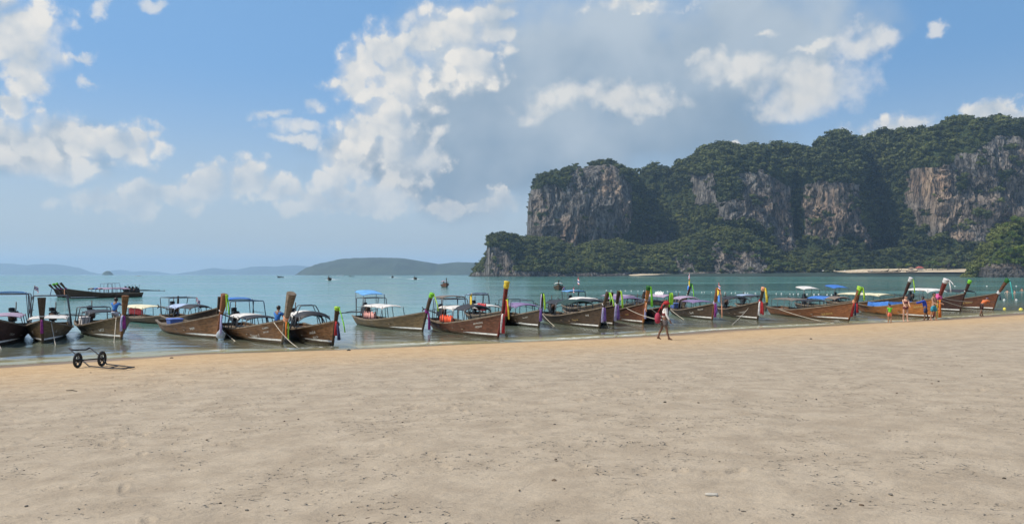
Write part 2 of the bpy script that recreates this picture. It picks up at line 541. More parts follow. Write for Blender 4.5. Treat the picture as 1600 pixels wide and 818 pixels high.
def build_sea():
    r = np.concatenate([np.linspace(14, 30, 60)[:-1], np.geomspace(30, 130, 330), np.geomspace(132, 900, 70), np.geomspace(950, 7000, 16)])
    X, Y, R = polar(40, 420, 88, r)
    h, d = beach_h(X, Y)
    dist = np.clip(-d, 0, None)
    k = np.clip((170 - R) / 120, 0, 1)
    ph = dist + 1.2 * fbm(X / 7, Y / 7, 0, 2)
    lap = 0.045 * np.exp(-((ph - 0.8) / .28) ** 2) + 0.05 * np.exp(-((ph - 2.7) / .35) ** 2) * np.clip(vn(X / 6, Y / 6, 3) * 2 - .6, 0, 1)
    z = lap + k * (0.030 * fbm(X / 2.2 + Y / 4, Y / 1.1, 1.0, 3) + 0.035 * fbm(X / 6, Y / 3, 4.0, 2)) * np.clip(dist / 3, .25, 1)
    m = bpy.data.materials.new('sea_water')
    m.use_nodes = True
    t = NT(m.node_tree)
    P = t.n('ShaderNodeNewGeometry').outputs['Position']
    dep = t.attr('depth')
    rot = t.n('ShaderNodeMapping', {'Vector': P, 'Rotation': (0, 0, math.radians(-20)), 'Scale': (0.45, 1.0, 1.0)}).outputs[0]
    n1 = t.noise(rot, 0.55, 4.0, 0.6)
    n2 = t.noise(rot, 2.4, 4.0, 0.6, 0.4)
    n3 = t.noise(rot, 0.12, 3.0, 0.5)
    # calm slicks and ruffled cat's-paws
    bands = t.n('ShaderNodeMapping', {'Vector': P, 'Rotation': (0, 0, math.radians(-4)), 'Scale': (0.0045, 0.020, 1.0)}).outputs[0]
    slick = t.mr(t.noise(bands, 1.0, 4.0, 0.55, 0.6), 0.38, 0.62)
    hgt = t.m('ADD', t.m('ADD', t.m('MULTIPLY', n1, 0.16), t.m('MULTIPLY', n2, 0.045)), t.m('MULTIPLY', n3, 0.35))
    calm = t.mr(dep, 0.0, 0.6, 0.22, 1.0)
    st = t.m('MULTIPLY', calm, t.mr(slick, 0.0, 1.0, 0.45, 1.0))
    bp = t.n('ShaderNodeBump', {'Height': hgt, 'Distance': 1.0, 'Strength': st}).outputs[0]
    deepc = t.mix(slick, (0.085, 0.235, 0.215), (0.110, 0.280, 0.252))
    dfac = t.mr(dep, 0.0, 1.2, 0.22, 1.0)
    body = t.n('ShaderNodeBsdfDiffuse', {'Color': t.mix(t.mr(dep, 0.05, 1.5), (0.36, 0.355, 0.245), deepc)})
    tr = t.n('ShaderNodeBsdfTransparent', {'Color': (0.93, 0.96, 0.86, 1)})
    under = t.n('ShaderNodeMixShader', {0: dfac, 1: tr.outputs[0], 2: body.outputs[0]})
    gl = t.n('ShaderNodeBsdfGlossy', {'Color': (0.92, 0.97, 1.0, 1), 'Roughness': 0.07, 'Normal': bp})
    fr = t.n('ShaderNodeFresnel', {'IOR': 1.33, 'Normal': bp})
    fk = t.m('MULTIPLY', t.m('MULTIPLY', fr.outputs[0], t.mr(slick, 0.0, 1.0, 0.80, 0.62)), t.mr(dep, 0.0, 0.35, 0.35, 1.0))
    surf = t.n('ShaderNodeMixShader', {0: fk, 1: under.outputs[0], 2: gl.outputs[0]})
    # lace of foam where the last ripple runs up the sand
    fn = t.noise(P, 3.0, 6.0, 0.65)
    fm = t.m('MULTIPLY', t.mr(t.m('ABSOLUTE', t.m('SUBTRACT', t.attr('lap'), 0.9)), 0.0, 0.55, 1.0, 0.0), t.m('MULTIPLY', t.mr(fn, 0.42, 0.58), t.mr(t.noise(P, 0.3, 3.0, 0.5), 0.42, 0.58)))
    foam = t.n('ShaderNodeBsdfDiffuse', {'Color': (0.72, 0.72, 0.68, 1)})
    surf = t.n('ShaderNodeMixShader', {0: t.m('MULTIPLY', fm, 0.9), 1: surf.outputs[0], 2: foam.outputs[0]})
    t.n('ShaderNodeOutputMaterial', {'Surface': surf.outputs[0]})
    o = link('sea_water', grid_mesh('sea_water', np.stack([X, Y, z], -1)[::-1], m, attrs={'depth': (-h)[::-1], 'lap': ph[::-1]}))
    tag(o, kind='structure')


build_sand()
build_sea()

# ---------------------------------------------------------------- cliffs, headland, forest
def interp(tab):
    a = np.array(tab, float)
    return lambda x: np.interp(x, a[:, 0], a[:, 1])


def in_poly(x, y, poly):
    inside = np.zeros(np.shape(x), bool)
    n = len(poly)
    for i in range(n):
        (x1, y1), (x2, y2) = poly[i], poly[(i + 1) % n]
        c = ((y1 > y) != (y2 > y)) & (x < (x2 - x1) * (y - y1) / (y2 - y1 + 1e-9) + x1)
        inside ^= c
    return inside


def leaf_material(name, dark, lite, attr=True):
    m = bpy.data.materials.new(name)
    m.use_nodes = True
    t = NT(m.node_tree)
    k = t.attr('tint') if attr else t.n('ShaderNodeObjectInfo').outputs['Random']
    P = t.n('ShaderNodeNewGeometry').outputs['Position']
    c = t.mix(k, dark, lite)
    c = t.mix(t.mr(t.noise(P, 0.6, 2.0, 0.5), 0.35, 0.65, 0.0, 0.5), c, tuple(x * 0.5 for x in dark))
    b = t.n('ShaderNodeBsdfPrincipled', {'Base Color': c, 'Roughness': 0.7, 'Specular IOR Level': 0.25})
    tr = t.n('ShaderNodeBsdfTranslucent', {'Color': t.mix(0.5, c, (0.08, 0.12, 0.02))})
    mx = t.n('ShaderNodeMixShader', {0: 0.18, 1: b.outputs[0], 2: tr.outputs[0]})
    t.n('ShaderNodeOutputMaterial', {'Surface': mx.outputs[0]})
    return m


LEAF = leaf_material('forest_leaves', (0.015, 0.028, 0.008), (0.178, 0.198, 0.050))
LEAF_OBJ = leaf_material('tree_leaves', (0.02, 0.04, 0.012), (0.11, 0.155, 0.04), attr=False)
LEAF_NEAR = leaf_material('headland_leaves', (0.055, 0.095, 0.014), (0.17, 0.21, 0.032), attr=False)
BARK = M('bark', (0.10, 0.085, 0.065), 0.9, 0.4, 3.0)


def crown_template(seed, leaves=78, size=0.30, lobes=6):
    """unit crown: several lobes of outward-leaning leaf sprays round small dark cores"""
    rg = np.random.default_rng(seed)
    V, F = [], []
    L = [(rg.normal(0, .42), rg.normal(0, .42), rg.uniform(-.15, .55), rg.uniform(.38, .62)) for _ in range(lobes)]
    L.append((0, 0, .1, .7))
    for (cx, cy, cz, rr) in L:
        b = len(V)
        for a, e in ((0, -1), (0, .0), (1.26, .0), (2.51, .0), (3.77, .0), (5.03, .0), (0, 1)):
            V.append((cx + rr * .72 * math.cos(a) * math.cos(e * 1.57), cy + rr * .72 * math.sin(a) * math.cos(e * 1.57), cz + rr * .62 * math.sin(e * 1.57)))
        for k in range(5):
            a, c = b + 1 + k, b + 1 + (k + 1) % 5
            F.append((b, c, a, a))
            F.append((b + 6, a, c, c))
    for i in range(leaves):
        cx, cy, cz, rr = L[rg.integers(len(L))]
        n = rg.normal(0, 1, 3)
        n[2] = n[2] * .8 + .25
        n /= np.linalg.norm(n)
        p = np.array((cx, cy, cz)) + n * rr * rg.uniform(.78, 1.12) * np.array((1, 1, .85))
        nn = n + rg.normal(0, .45, 3) + np.array((0, 0, .25))
        nn /= np.linalg.norm(nn)
        a = np.cross(nn, rg.normal(0, 1, 3))
        a /= np.linalg.norm(a)
        c = np.cross(nn, a)
        s = size * rg.uniform(.6, 1.25)
        b = len(V)
        V += [tuple(p + a * s * .6), tuple(p + c * s * .5 + nn * s * .12), tuple(p - a * s * .6), tuple(p - c * s * .5 - nn * s * .1)]
        F.append((b, b + 1, b + 2, b + 3))
    V, F = np.array(V), np.array(F)
    return V, F


CROWNS = [crown_template(100 + i) for i in range(7)]


def forest(name, pts, rad, tint, squash=None, mat=None, label=None):
    """a far wood that reads as one mass"""
    rg = np.random.default_rng(len(pts))
    VV, FF, TT = [], [], []
    base = 0
    which = rg.integers(len(CROWNS), size=len(pts))
    ang = rg.uniform(0, 6.28, len(pts))
    for w in range(len(CROWNS)):
        sel = np.where(which == w)[0]
        if not len(sel):
            continue
        V, F = CROWNS[w]
        c, s = np.cos(ang[sel])[:, None], np.sin(ang[sel])[:, None]
        r = rad[sel][:, None]
        x = (V[None, :, 0] * c - V[None, :, 1] * s) * r + pts[sel, 0][:, None]
        y = (V[None, :, 0] * s + V[None, :, 1] * c) * r + pts[sel, 1][:, None]
        z = V[None, :, 2] * r * (0.95 if squash is None else squash[sel][:, None]) + pts[sel, 2][:, None]
        VV.append(np.stack([x, y, z], -1).reshape(-1, 3))
        FF.append((F[None] + (np.arange(len(sel)) * len(V))[:, None, None]).reshape(-1, 4) + base)
        TT.append(np.repeat(tint[sel], len(V)))
        base += len(sel) * len(V)
    V, F, T = np.concatenate(VV), np.concatenate(FF), np.concatenate(TT)
    tri = F[:, 2] == F[:, 3]
    # quads and core triangles together
    me = bpy.data.meshes.new(name)
    nq, nt = (~tri).sum(), tri.sum()
    me.vertices.add(len(V))
    me.vertices.foreach_set('co', V.astype(np.float32).ravel())
    me.loops.add(int(nq * 4 + nt * 3))
    me.loops.foreach_set('vertex_index', np.concatenate([F[~tri].ravel(), F[tri][:, :3].ravel()]).astype(np.int32))
    me.polygons.add(int(nq + nt))
    me.polygons.foreach_set('loop_start', np.concatenate([np.arange(nq) * 4, nq * 4 + np.arange(nt) * 3]).astype(np.int32))
    me.update(calc_edges=True)
    at = me.attributes.new('tint', 'FLOAT', 'POINT')
    at.data.foreach_set('value', T.astype(np.float32))
    me.materials.append(mat or LEAF)
    o = link(name, me)
    tag(o, label, None, None, 'stuff')
    return o


def rock_material():
    m = bpy.data.materials.new('limestone')
    m.use_nodes = True
    t = NT(m.node_tree)
    P = t.n('ShaderNodeNewGeometry').outputs['Position']
    st = t.v('ADD', t.v('MULTIPLY', P, (0.11, 0.11, 0.024)), t.v('SCALE', t.n('ShaderNodeTexNoise', {'Vector': P, 'Scale': 0.03, 'Detail': 3.0}).outputs[1], sc=2.2))
    st2 = t.v('MULTIPLY', P, (0.035, 0.035, 0.012))
    a = t.noise(st, 1.0, 6.0, 0.6, 0.3)
    b_ = t.noise(st2, 1.0, 5.0, 0.6, 0.8)
    f = t.noise(t.v('MULTIPLY', P, (0.25, 0.25, 0.12)), 1.0, 6.0, 0.65)
    c = t.mix(t.mr(a, 0.33, 0.66), (0.038, 0.036, 0.034), (0.200, 0.184, 0.162))
    c = t.mix(t.mr(f, 0.45, 0.75, 0.0, 0.6), c, (0.06, 0.058, 0.058))
    c = t.mix(t.mr(t.noise(st, 2.3, 3.0, 0.5), 0.62, 0.78, 0.0, 0.7), c, (0.45, 0.41, 0.35))
    orange = t.m('MULTIPLY', t.m('MULTIPLY', t.attr('stain'), 0.62), t.mr(t.m('ADD', t.m('MULTIPLY', a, 0.6), t.m('MULTIPLY', b_, 0.4)), 0.36, 0.58))
    c = t.mix(orange, c, t.mix(t.mr(b_, 0.35, 0.65), (0.35, 0.19, 0.10), (0.47, 0.33, 0.21)))
    crk = t.noise(t.v('ADD', t.v('MULTIPLY', P, (0.20, 0.20, 0.026)), t.v('SCALE', t.n('ShaderNodeTexNoise', {'Vector': P, 'Scale': 0.05, 'Detail': 2.0}).outputs[1], sc=0.7)), 1.0, 3.0, 0.5)
    crack = t.mr(t.m('ABSOLUTE', t.m('SUBTRACT', crk, 0.5)), 0.006, 0.045, 0.85, 0.0)
    c = t.mix(crack, c, (0.022, 0.021, 0.020))
    c = t.mix(t.attr('base'), c, (0.045, 0.04, 0.036))
    veg = t.mix(t.mr(f, 0.3, 0.7), (0.016, 0.026, 0.010), (0.05, 0.07, 0.022))
    c = t.mix(t.mr(t.m('ADD', t.attr('rock'), t.m('MULTIPLY', t.m('SUBTRACT', f, 0.5), 0.9)), 0.35, 0.6), veg, c)
    hh = t.m('SUBTRACT', t.m('ADD', t.m('MULTIPLY', a, 5.0), t.m('MULTIPLY', f, 2.5)), t.m('MULTIPLY', crack, 2.5))
    bp = t.n('ShaderNodeBump', {'Height': hh, 'Distance': 1.0, 'Strength': 0.9})
    b = t.n('ShaderNodeBsdfPrincipled', {'Base Color': c, 'Roughness': 0.9, 'Normal': bp.outputs[0], 'Specular IOR Level': 0.2})
    t.n('ShaderNodeOutputMaterial', {'Surface': b.outputs[0]})
    return m


ROCK = rock_material()


def curtain(name, x0, x1, step, rows, ytop, D0, gully, setback, zbase, rocks, stains, amp, seed, back, rock_base_z=0.0, caves=()):
    """a mountain side from its foot to its crest, then over the top and down behind"""
    px = np.arange(x0, x1 + step, step, float)
    v = np.linspace(0, 1, rows)
    PX, Vv = np.meshgrid(px, v)
    base = D0(px) + gully(px)
    X0 = (PX - CX) / FPX * D0(PX)
    top_set = setback(px, np.ones_like(px))
    zt = HC + (HY - ytop(px)) / FPX * (base + top_set)
    zt = np.maximum(zt, zbase + 2)
    Z = zbase + Vv * (zt[None] - zbase)
    Yb = base[None] + setback(PX, Vv)
    PY = HY - (Z - HC) / Yb * FPX
    jx, jy = 9 * fbm(PX / 14, PY / 14, seed, 3), 14 * fbm(PX / 12, PY / 12, seed + 5, 3)
    rock = np.zeros_like(PX)
    for poly in rocks:
        rock = np.maximum(rock, in_poly(PX + jx, PY + jy, poly))
    tuft = fbm(PX / 9, PY / 7, seed + 9, 3)
    rock = np.where((tuft > .235), rock * 0.0, rock)
    stain = np.zeros_like(PX)
    for (cx, cy, rx, ry, k) in stains:
        q = ((PX + jx - cx) / rx) ** 2 + ((PY + jy * .5 - cy) / ry) ** 2
        stain = np.maximum(stain, k * np.exp(-q * q))
    bz = np.clip(1 - (Z - rock_base_z) / 5.0, 0, 1)
    rock = np.maximum(rock, (Z < rock_base_z + 4 + 5 * vn(X0 / 15, seed)).astype(float))
    # relief: buttresses, flutes that run down the face, ledges and pockets
    big = 22 * fbm(X0 / 70, Z / 120, seed, 3) + np.where(rock > .5, 20 * fbm(X0 / 34, Z / 60, seed + 7, 2), 0)
    flute = (0.5 - np.abs(fbm(X0 / 19 + 3.5 * fbm(Z / 40, X0 / 50, seed, 3), Z / 75, seed + 2, 3)) * 2) * 12
    small = 5 * fbm(X0 / 6, Z / 9, seed + 3, 3) + 5.0 * fbm(X0 / 16, Z / 16, seed + 4, 3)
    dis = amp * (big + np.where(rock > .5, flute + small, 0.35 * flute + 1.4 * small))
    for (cx, cy, rx, ry, dep) in caves:
        q = ((PX + jx * .4 - cx) / rx) ** 2 + ((PY + jy * .4 - cy) / ry) ** 2
        dis -= dep * np.exp(-q * q)
    Y = Yb - dis
    # back side
    P = np.stack([X0, Y, Z], -1)
    bk = []
    for f, dy in ((0.985, .12), (0.93, .35), (0.7, .7), (0.0, 1.0)):
        q = P[-1].copy()
        q[:, 1] += back * dy
        q[:, 0] *= (1 + back * dy / 1400)
        q[:, 2] = zbase + (q[:, 2] - zbase) * f + (6 * fbm(q[:, 0] / 40, q[:, 1] / 40, seed, 2) if f else -3)
        bk.append(q)
    full = np.concatenate([P, np.stack(bk)])
    pad = lambda a: np.concatenate([a, np.zeros((4, a.shape[1]))])
    me = grid_mesh(name, full, ROCK, smooth=False, attrs={'rock': pad(rock), 'stain': pad(stain), 'base': pad(bz)})
    o = link(name, me)
    tag(o, kind='structure')
    return dict(P=P, rock=rock, px=px, PX=PX, PY=PY, full=full)


def scatter(c, n, rmin, rmax, seed, keep_rock=0.03, ridge=True, zmin=5.0, full_rows=3):
    """tree positions on a curtain, dense off the rock, thin tufts on it"""
    rg = np.random.default_rng(seed)
    R, C = c['P'].shape[:2]
    H = c['P'][-1, :, 2]
    wcol = np.cumsum(np.maximum(H, 8))
    wcol /= wcol[-1]
    A = c['P']
    ar = np.linalg.norm(np.cross(A[1:, :-1] - A[:-1, :-1], A[:-1, 1:] - A[:-1, :-1]), axis=-1)
    ar = np.minimum(ar, np.percentile(ar, 99))
    cum = np.cumsum(ar.ravel())
    kk = np.searchsorted(cum, rg.random(n) * cum[-1])
    i, j = kk // ar.shape[1], kk % ar.shape[1]
    rk = c['rock'][i, j] > .5
    ok = (~rk) | (rg.random(n) < keep_rock)
    P = c['P'][i, j].copy()
    ok &= P[:, 2] > zmin
    rad = (rmin + (rmax - rmin) * rg.random(n) ** 1.7) * np.where(rk, .45, 1.0) * (0.75 + 0.7 * vn(P[:, 0] / 50, P[:, 2] / 50, seed))
    P, rad, rk = P[ok], rad[ok], rk[ok]
    P[:, 1] -= rad * .15
    P[:, 2] += rad * .25
    out, rr = [P], [rad]
    if ridge:
        k = C * 3 // 2
        j = rg.integers(0, C, k)
        Q = c['P'][-1, j].copy()
        Q[:, 1] += rg.uniform(-4, 22, k)
        Q[:, 2] += rg.uniform(-5, -1, k)
        q = 3.0 + 3.2 * rg.random(k) ** 1.6
        out.append(Q)
        rr.append(q)
    P, rad = np.concatenate(out), np.concatenate(rr)
    tint = np.clip(0.42 + 0.9 * fbm(P[:, 0] / 30, P[:, 2] / 26, seed, 3) + rg.normal(0, .2, len(P)), 0, 1)
    return P, rad, tint


top_main = interp([(816, 420), (824, 372), (826, 322), (828, 306), (833, 292), (846, 276), (860, 269), (872, 265), (880, 268), (890, 261), (905, 257), (915, 263), (922, 261),
                   (935, 253), (950, 251), (965, 255), (975, 260), (985, 266), (1000, 270), (1010, 277), (1018, 287), (1027, 288), (1033, 272), (1045, 262), (1060, 261),
                   (1072, 265), (1080, 274), (1088, 263), (1100, 249), (1110, 241), (1130, 230), (1150, 228), (1165, 230), (1180, 231), (1200, 229), (1215, 233),
                   (1228, 239), (1240, 230), (1260, 225), (1280, 231), (1295, 235), (1310, 233), (1320, 221), (1340, 210), (1360, 209), (1380, 215), (1400, 218),
                   (1420, 219), (1430, 211), (1445, 205), (1465, 203), (1485, 201), (1500, 191), (1520, 183), (1540, 183), (1555, 187), (1565, 191), (1580, 187),
                   (1600, 191), (1650, 192), (1720, 205), (1800, 250), (1850, 330), (1880, 420)])
D_main = interp([(816, 1560), (824, 1480), (830, 1425), (845, 1405), (900, 1395), (1000, 1405), (1100, 1390), (1250, 1360), (1430, 1330), (1600, 1290), (1880, 1260)])
gul = interp([(816, 0), (985, 0), (1010, 50), (1050, 85), (1080, 60), (1100, 5), (1130, -25), (1200, -30), (1240, -5), (1254, 55), (1262, 5), (1300, -15), (1350, 0),
              (1385, 60), (1415, 90), (1430, 20), (1445, -35), (1500, -55), (1700, -50), (1880, 0)])


def set_main(px, v):
    steep = interp([(816, 12), (1000, 14), (1030, 90), (1085, 90), (1110, 40), (1260, 30), (1430, 40), (1450, 18), (1880, 20)])(px)
    low = 60 * np.clip(0.30 - v, 0, 1) * -1
    return steep * v ** 1.4 + 55 * np.clip((v - .86) / .14, 0, 1) ** 2 + 30 * np.clip((v - .72) / .28, 0, 1) * interp([(816, 0), (1080, 0), (1120, 1), (1880, 1)])(px) + low


ROCKS_MAIN = [[(822, 312), (832, 298), (852, 288), (868, 285), (884, 300), (890, 268), (908, 262), (925, 258), (955, 254), (975, 264), (990, 290), (992, 330), (978, 362), (965, 380), (900, 392), (820, 392)],
              [(1093, 272), (1118, 272), (1120, 322), (1096, 322)],
              [(1150, 272), (1190, 268), (1236, 285), (1247, 300), (1251, 360), (1238, 392), (1205, 398), (1195, 362), (1170, 347), (1118, 342), (1118, 316), (1150, 312)],
              [(1262, 290), (1300, 283), (1347, 286), (1354, 330), (1352, 352), (1378, 358), (1381, 398), (1366, 398), (1345, 372), (1310, 376), (1296, 388), (1288, 376), (1260, 370)],
              [(1433, 266), (1452, 262), (1488, 242), (1518, 226), (1545, 215), (1562, 210), (1600, 222), (1720, 226), (1800, 270), (1800, 385), (1560, 385), (1500, 384), (1470, 378), (1440, 372), (1430, 320)],
              [(1010, 370), (1060, 365), (1060, 400), (1010, 400)]]
STAINS = [(950, 285, 14, 24, .9), (966, 292, 6, 16, 1), (885, 365, 16, 24, .9), (915, 350, 14, 16, .7), (975, 330, 8, 22, .6), (1222, 335, 12, 56, 1), (1180, 320, 30, 20, .45),
          (1240, 330, 6, 40, .6), (1300, 330, 50, 40, .85), (1360, 370, 24, 22, .8), (1450, 290, 20, 34, 1.1), (1462, 330, 26, 30, .7), (1590, 246, 22, 16, 1), (1520, 330, 50, 40, .4),
          (1475, 372, 14, 14, .7), (1545, 280, 40, 40, .3), (845, 330, 14, 30, .35)]
cliff = curtain('limestone_cliff', 816, 1880, 1.0, 150, top_main, D_main, gul, set_main, 2.0, ROCKS_MAIN, STAINS, 1.0, 5.0, 420,
                caves=[(1545, 362, 20, 22, 45), (1512, 300, 14, 14, 14), (1575, 300, 14, 20, 14), (1330, 372, 18, 8, 18), (1220, 290, 8, 8, 8)])
top_low = interp([(733, 432), (738, 424), (742, 419), (750, 413), (757, 405), (760, 384), (764, 373), (772, 368), (786, 365), (800, 367), (812, 373), (820, 372), (870, 374), (890, 382),
                  (905, 388), (940, 378), (980, 378), (1005, 386), (1030, 388), (1060, 382), (1090, 374), (1110, 366), (1150, 357), (1185, 362), (1205, 376), (1230, 396),
                  (1260, 408), (1290, 418), (1310, 428)])
D_low = interp([(733, 1310), (757, 1290), (765, 1275), (830, 1265), (950, 1270), (1020, 1285), (1090, 1260), (1200, 1245), (1310, 1260)])
gul_low = interp([(733, 30), (757, 10), (764, 0), (1000, 0), (1310, 0)])


def set_low(px, v):
    k = interp([(733, 12), (757, 15), (765, 14), (795, 22), (815, 70), (1100, 75), (1310, 40)])(px)
    return k * v + 25 * np.clip((v - .8) / .2, 0, 1) ** 2


ROCKS_LOW = [[(756, 386), (775, 384), (792, 392), (803, 400), (808, 432), (756, 432)], [(1118, 386), (1134, 378), (1144, 395), (1160, 390), (1198, 394), (1205, 424), (1120, 426)],
             [(1060, 400), (1085, 400), (1090, 426), (1058, 426)]]
low = curtain('wooded_headland', 733, 1310, 1.0, 64, top_low, D_low, gul_low, set_low, 0.3, ROCKS_LOW, [(1150, 405, 30, 16, .35), (785, 405, 20, 20, .4), (790, 422, 20, 6, .6)], 0.6, 11.0, 150)
top_foot = interp([(1225, 432), (1235, 412), (1255, 396), (1280, 388), (1310, 397), (1345, 388), (1380, 397), (1400, 392), (1430, 387), (1470, 393), (1500, 392), (1530, 392), (1560, 393),
                   (1600, 392), (1700, 392), (1740, 425)])
D_foot = interp([(1225, 1285), (1300, 1270), (1400, 1240), (1480, 1225), (1740, 1190)])
foot = curtain('cliff_foot', 1225, 1740, 1.5, 26, top_foot, D_foot, interp([(1225, 0), (1740, 0)]), lambda p, v: 45 * v, 4.0, [], [], 0.35, 17.0, 60)

P1, r1, t1 = scatter(cliff, 8600, 3.2, 10.0, 1, 0.04)
P2, r2, t2 = scatter(low, 2300, 3.8, 6.6, 2, 0.06, zmin=7)
P3, r3, t3 = scatter(foot, 700, 3.5, 6.0, 3, zmin=5)
t3 = np.clip(t3 - .05, 0, 1)
r1 = r1 * np.where((P1[:, 0] / P1[:, 1] * FPX + CX < 988), .62, 1.0)
forest('cliff_forest', np.concatenate([P1, P3]), np.concatenate([r1, r3]), np.concatenate([t1, t3]), label='dark green jungle covering the limestone cliff')
forest('headland_forest', P2, r2, np.clip(t2 + .1, 0, 1), label='green jungle covering the low wooded headland')

# cove beach, tidal flat and rocks in front of the cliff foot
SANDFAR = M('cove_sand', (0.50, 0.41, 0.28), 0.9, 0.15, 0.05)
FLAT = M('tidal_flat', (0.035, 0.060, 0.050), 0.45, 0.4, 0.04)


def strip(name, tab, mat):
    """tab rows: px, near D, far D, near z, far z"""
    a = np.array(tab, float)
    px = np.arange(a[0, 0], a[-1, 0] + 1, 4.0)
    dn, df, zn, zf = (np.interp(px, a[:, 0], a[:, k]) for k in (1, 2, 3, 4))
    rows = []
    for k in np.linspace(0, 1, 6):
        D = dn + (df - dn) * k
        rows.append(np.stack([(px - CX) / FPX * dn, D + 6 * fbm(px / 20, k, 3.0, 2) * (0 < k < 1), zn + (zf - zn) * k], -1))
    o = link(name, grid_mesh(name, np.stack(rows), mat))
    return tag(o, kind='structure')


strip('tidal_flat', [(960, 1240, 1300, -.3, 2.5), (1130, 1180, 1262, -.3, 5), (1300, 1150, 1240, -.3, 6.0), (1450, 1120, 1205, -.3, 7.0), (1740, 1050, 1180, -.3, 7.5)], FLAT)
strip('cove_beach', [(1325, 1205, 1262, 6.0, 8.5), (1380, 1185, 1255, 6.4, 12), (1450, 1170, 1245, 6.8, 13), (1540, 1150, 1240, 7.0, 13), (1740, 1090, 1210, 7.0, 14)], SANDFAR)
strip('headland_beach', [(985, 1255, 1275, 1.2, 3.0), (1005, 1255, 1285, 1.2, 4.4), (1040, 1250, 1285, 1.2, 4.2), (1062, 1250, 1270, 1.2, 2.6)], SANDFAR)

# ---- trees one can tell apart: trunk, limbs and crown each
TREE_CROWN = []
for i in range(5):
    V, F = crown_template(300 + i, 210, 0.20, 8)
    me = bpy.data.meshes.new('crown')
    fs = [tuple(f[:3]) if f[2] == f[3] else tuple(f) for f in F.tolist()]
    me.from_pydata(V.tolist(), [], fs)
    me.materials.append(LEAF_OBJ)
    TREE_CROWN.append(me)


def trunk_mesh(seed):
    rg = random.Random(seed)
    b = MB()
    b.tube([(0, 0, -.15), (rg.uniform(-.04, .04), rg.uniform(-.04, .04), .45), (rg.uniform(-.08, .08), rg.uniform(-.08, .08), .95)], [.055, .04, .025], 7)
    for k in range(4):
        a = k * 1.57 + rg.uniform(-.4, .4)
        b.tube([(0, 0, .5 + .08 * k), (.22 * math.cos(a), .22 * math.sin(a), .8 + .05 * k), (.42 * math.cos(a), .42 * math.sin(a), 1.05)], [.028, .018, .008], 5)
    return b.mesh('trunk', BARK)


TRUNKS = [trunk_mesh(i) for i in range(4)]


def tree(p, height, label, group, k, near=False):
    t = empty('broadleaf_tree', p, random.uniform(0, 6.28))
    tag(t, label, 'tree', group)
    a = link('trunk', TRUNKS[k % 4], t)
    a.scale = (height * .62,) * 3
    c = link('crown', TREE_CROWN[k % 5], t, (0, 0, height * .62))
    c.scale = (height * .40, height * .40, height * .40)
    if near:
        c.material_slots[0].link = 'OBJECT'
        c.material_slots[0].material = LEAF_NEAR
    return t


def crest_label(px):
    for lim, w, gname in ((990, 'small dark tree on top of the grey rock tower of the cliff', 'trees on top of the rock tower'),
                          (1100, 'dark tree on the low saddle right of the grey rock tower', 'trees on the saddle'),
                          (1310, 'dark tree on the skyline of the long middle dome of the cliff', 'trees along the middle crest'),
                          (1440, 'dark tree on the rounded crest above the shaded gully', 'trees on the crest above the gully'),
                          (9999, 'dark tree on the highest crest at the right end of the cliff', 'trees on the highest crest')):
        if px < lim:
            return w, gname


def foot_label(px):
    for lim, w, gname in ((940, 'rounded green tree above the sea below the grey rock tower', 'trees at the sea below the rock tower'),
                          (1100, 'rounded green tree above the tiny pale beach of the headland', 'trees above the tiny headland beach'),
                          (9999, 'rounded green tree on the green spur below the middle of the cliff', 'trees on the spur below the middle cliff')):
        if px < lim:
            return w, gname


rg = random.Random(5)
C = cliff['P']
for k in range(70):                                  # the crest against the sky
    px = 830 + 800 * (k + rg.uniform(.1, .9)) / 70
    j = int(px - 816)
    q = C[-1, j]
    tree((q[0], q[1] + rg.uniform(-2, 6), q[2] - 3.5), rg.uniform(5.5, 9.5), *crest_label(px), k)
B = low['P']
for k in range(80):                                  # front of the wooded headland above the sea
    px = 800 + 450 * (k + rg.uniform(.1, .9)) / 80
    j = int(px - 733)
    i = rg.randint(6, 22)
    q = B[i, j]
    if low['rock'][i, j] > .5:
        i = min(i + 14, 60)
        q = B[i, j]
    tree((q[0], q[1] - 3.0, q[2] - 1.5), rg.uniform(9, 15), *foot_label(px), k)


def palm(p, h, k):
    t = empty('palm_tree', p, random.uniform(0, 6.28))
    tag(t, 'slender coconut palm in the grove behind the far cove beach', 'palm tree', 'palms behind the far cove beach')
    a = link('trunk', PALM_TRUNK, t)
    a.scale = (h / 10,) * 3
    c = link('crown', PALM_CROWN[k % 2], t, (.5 * h / 10, 0, h))
    c.scale = (h / 10,) * 3


b = MB()
b.tube([(0, 0, -1), (.1, 0, 3), (.35, 0, 7), (.5, 0, 10)], [.28, .2, .17, .15], 7)
PALM_TRUNK = b.mesh('trunk', BARK)
PALM_CROWN = []
PALM_LEAF = M('palm_leaf', (0.075, 0.105, 0.035), 0.55, 0.4, 0.8)
for s in range(2):
    b = MB()
    r2 = random.Random(40 + s)
    for k in range(16):
        a = k * 2.4 + r2.uniform(-.2, .2)
        up = r2.uniform(-.2, 1.0)
        for side in (-1, 1):
            vs = []
            for i in range(5):
                q = i / 4
                rr, zz = 3.4 * q, up * 1.6 * q * 1.4 - 2.6 * q * q
                w = .55 * math.sin(min(q + .15, 1) * 3.0)
                vs.append((rr * math.cos(a), rr * math.sin(a), zz))
                vs.append((rr * math.cos(a) - side * w * math.sin(a), rr * math.sin(a) + side * w * math.cos(a), zz - .35 * w))
            b.add(vs, [(2 * i, 2 * i + 1, 2 * i + 3, 2 * i + 2) for i in range(4)])
    PALM_CROWN.append(b.mesh('crown', PALM_LEAF))
for k in range(34):
    px = rg.uniform(1462, 1572)
    D = rg.uniform(1212, 1245)
    palm(((px - CX) / FPX * D, D, 9 + (D - 1212) * .5), rg.uniform(10, 16), k)
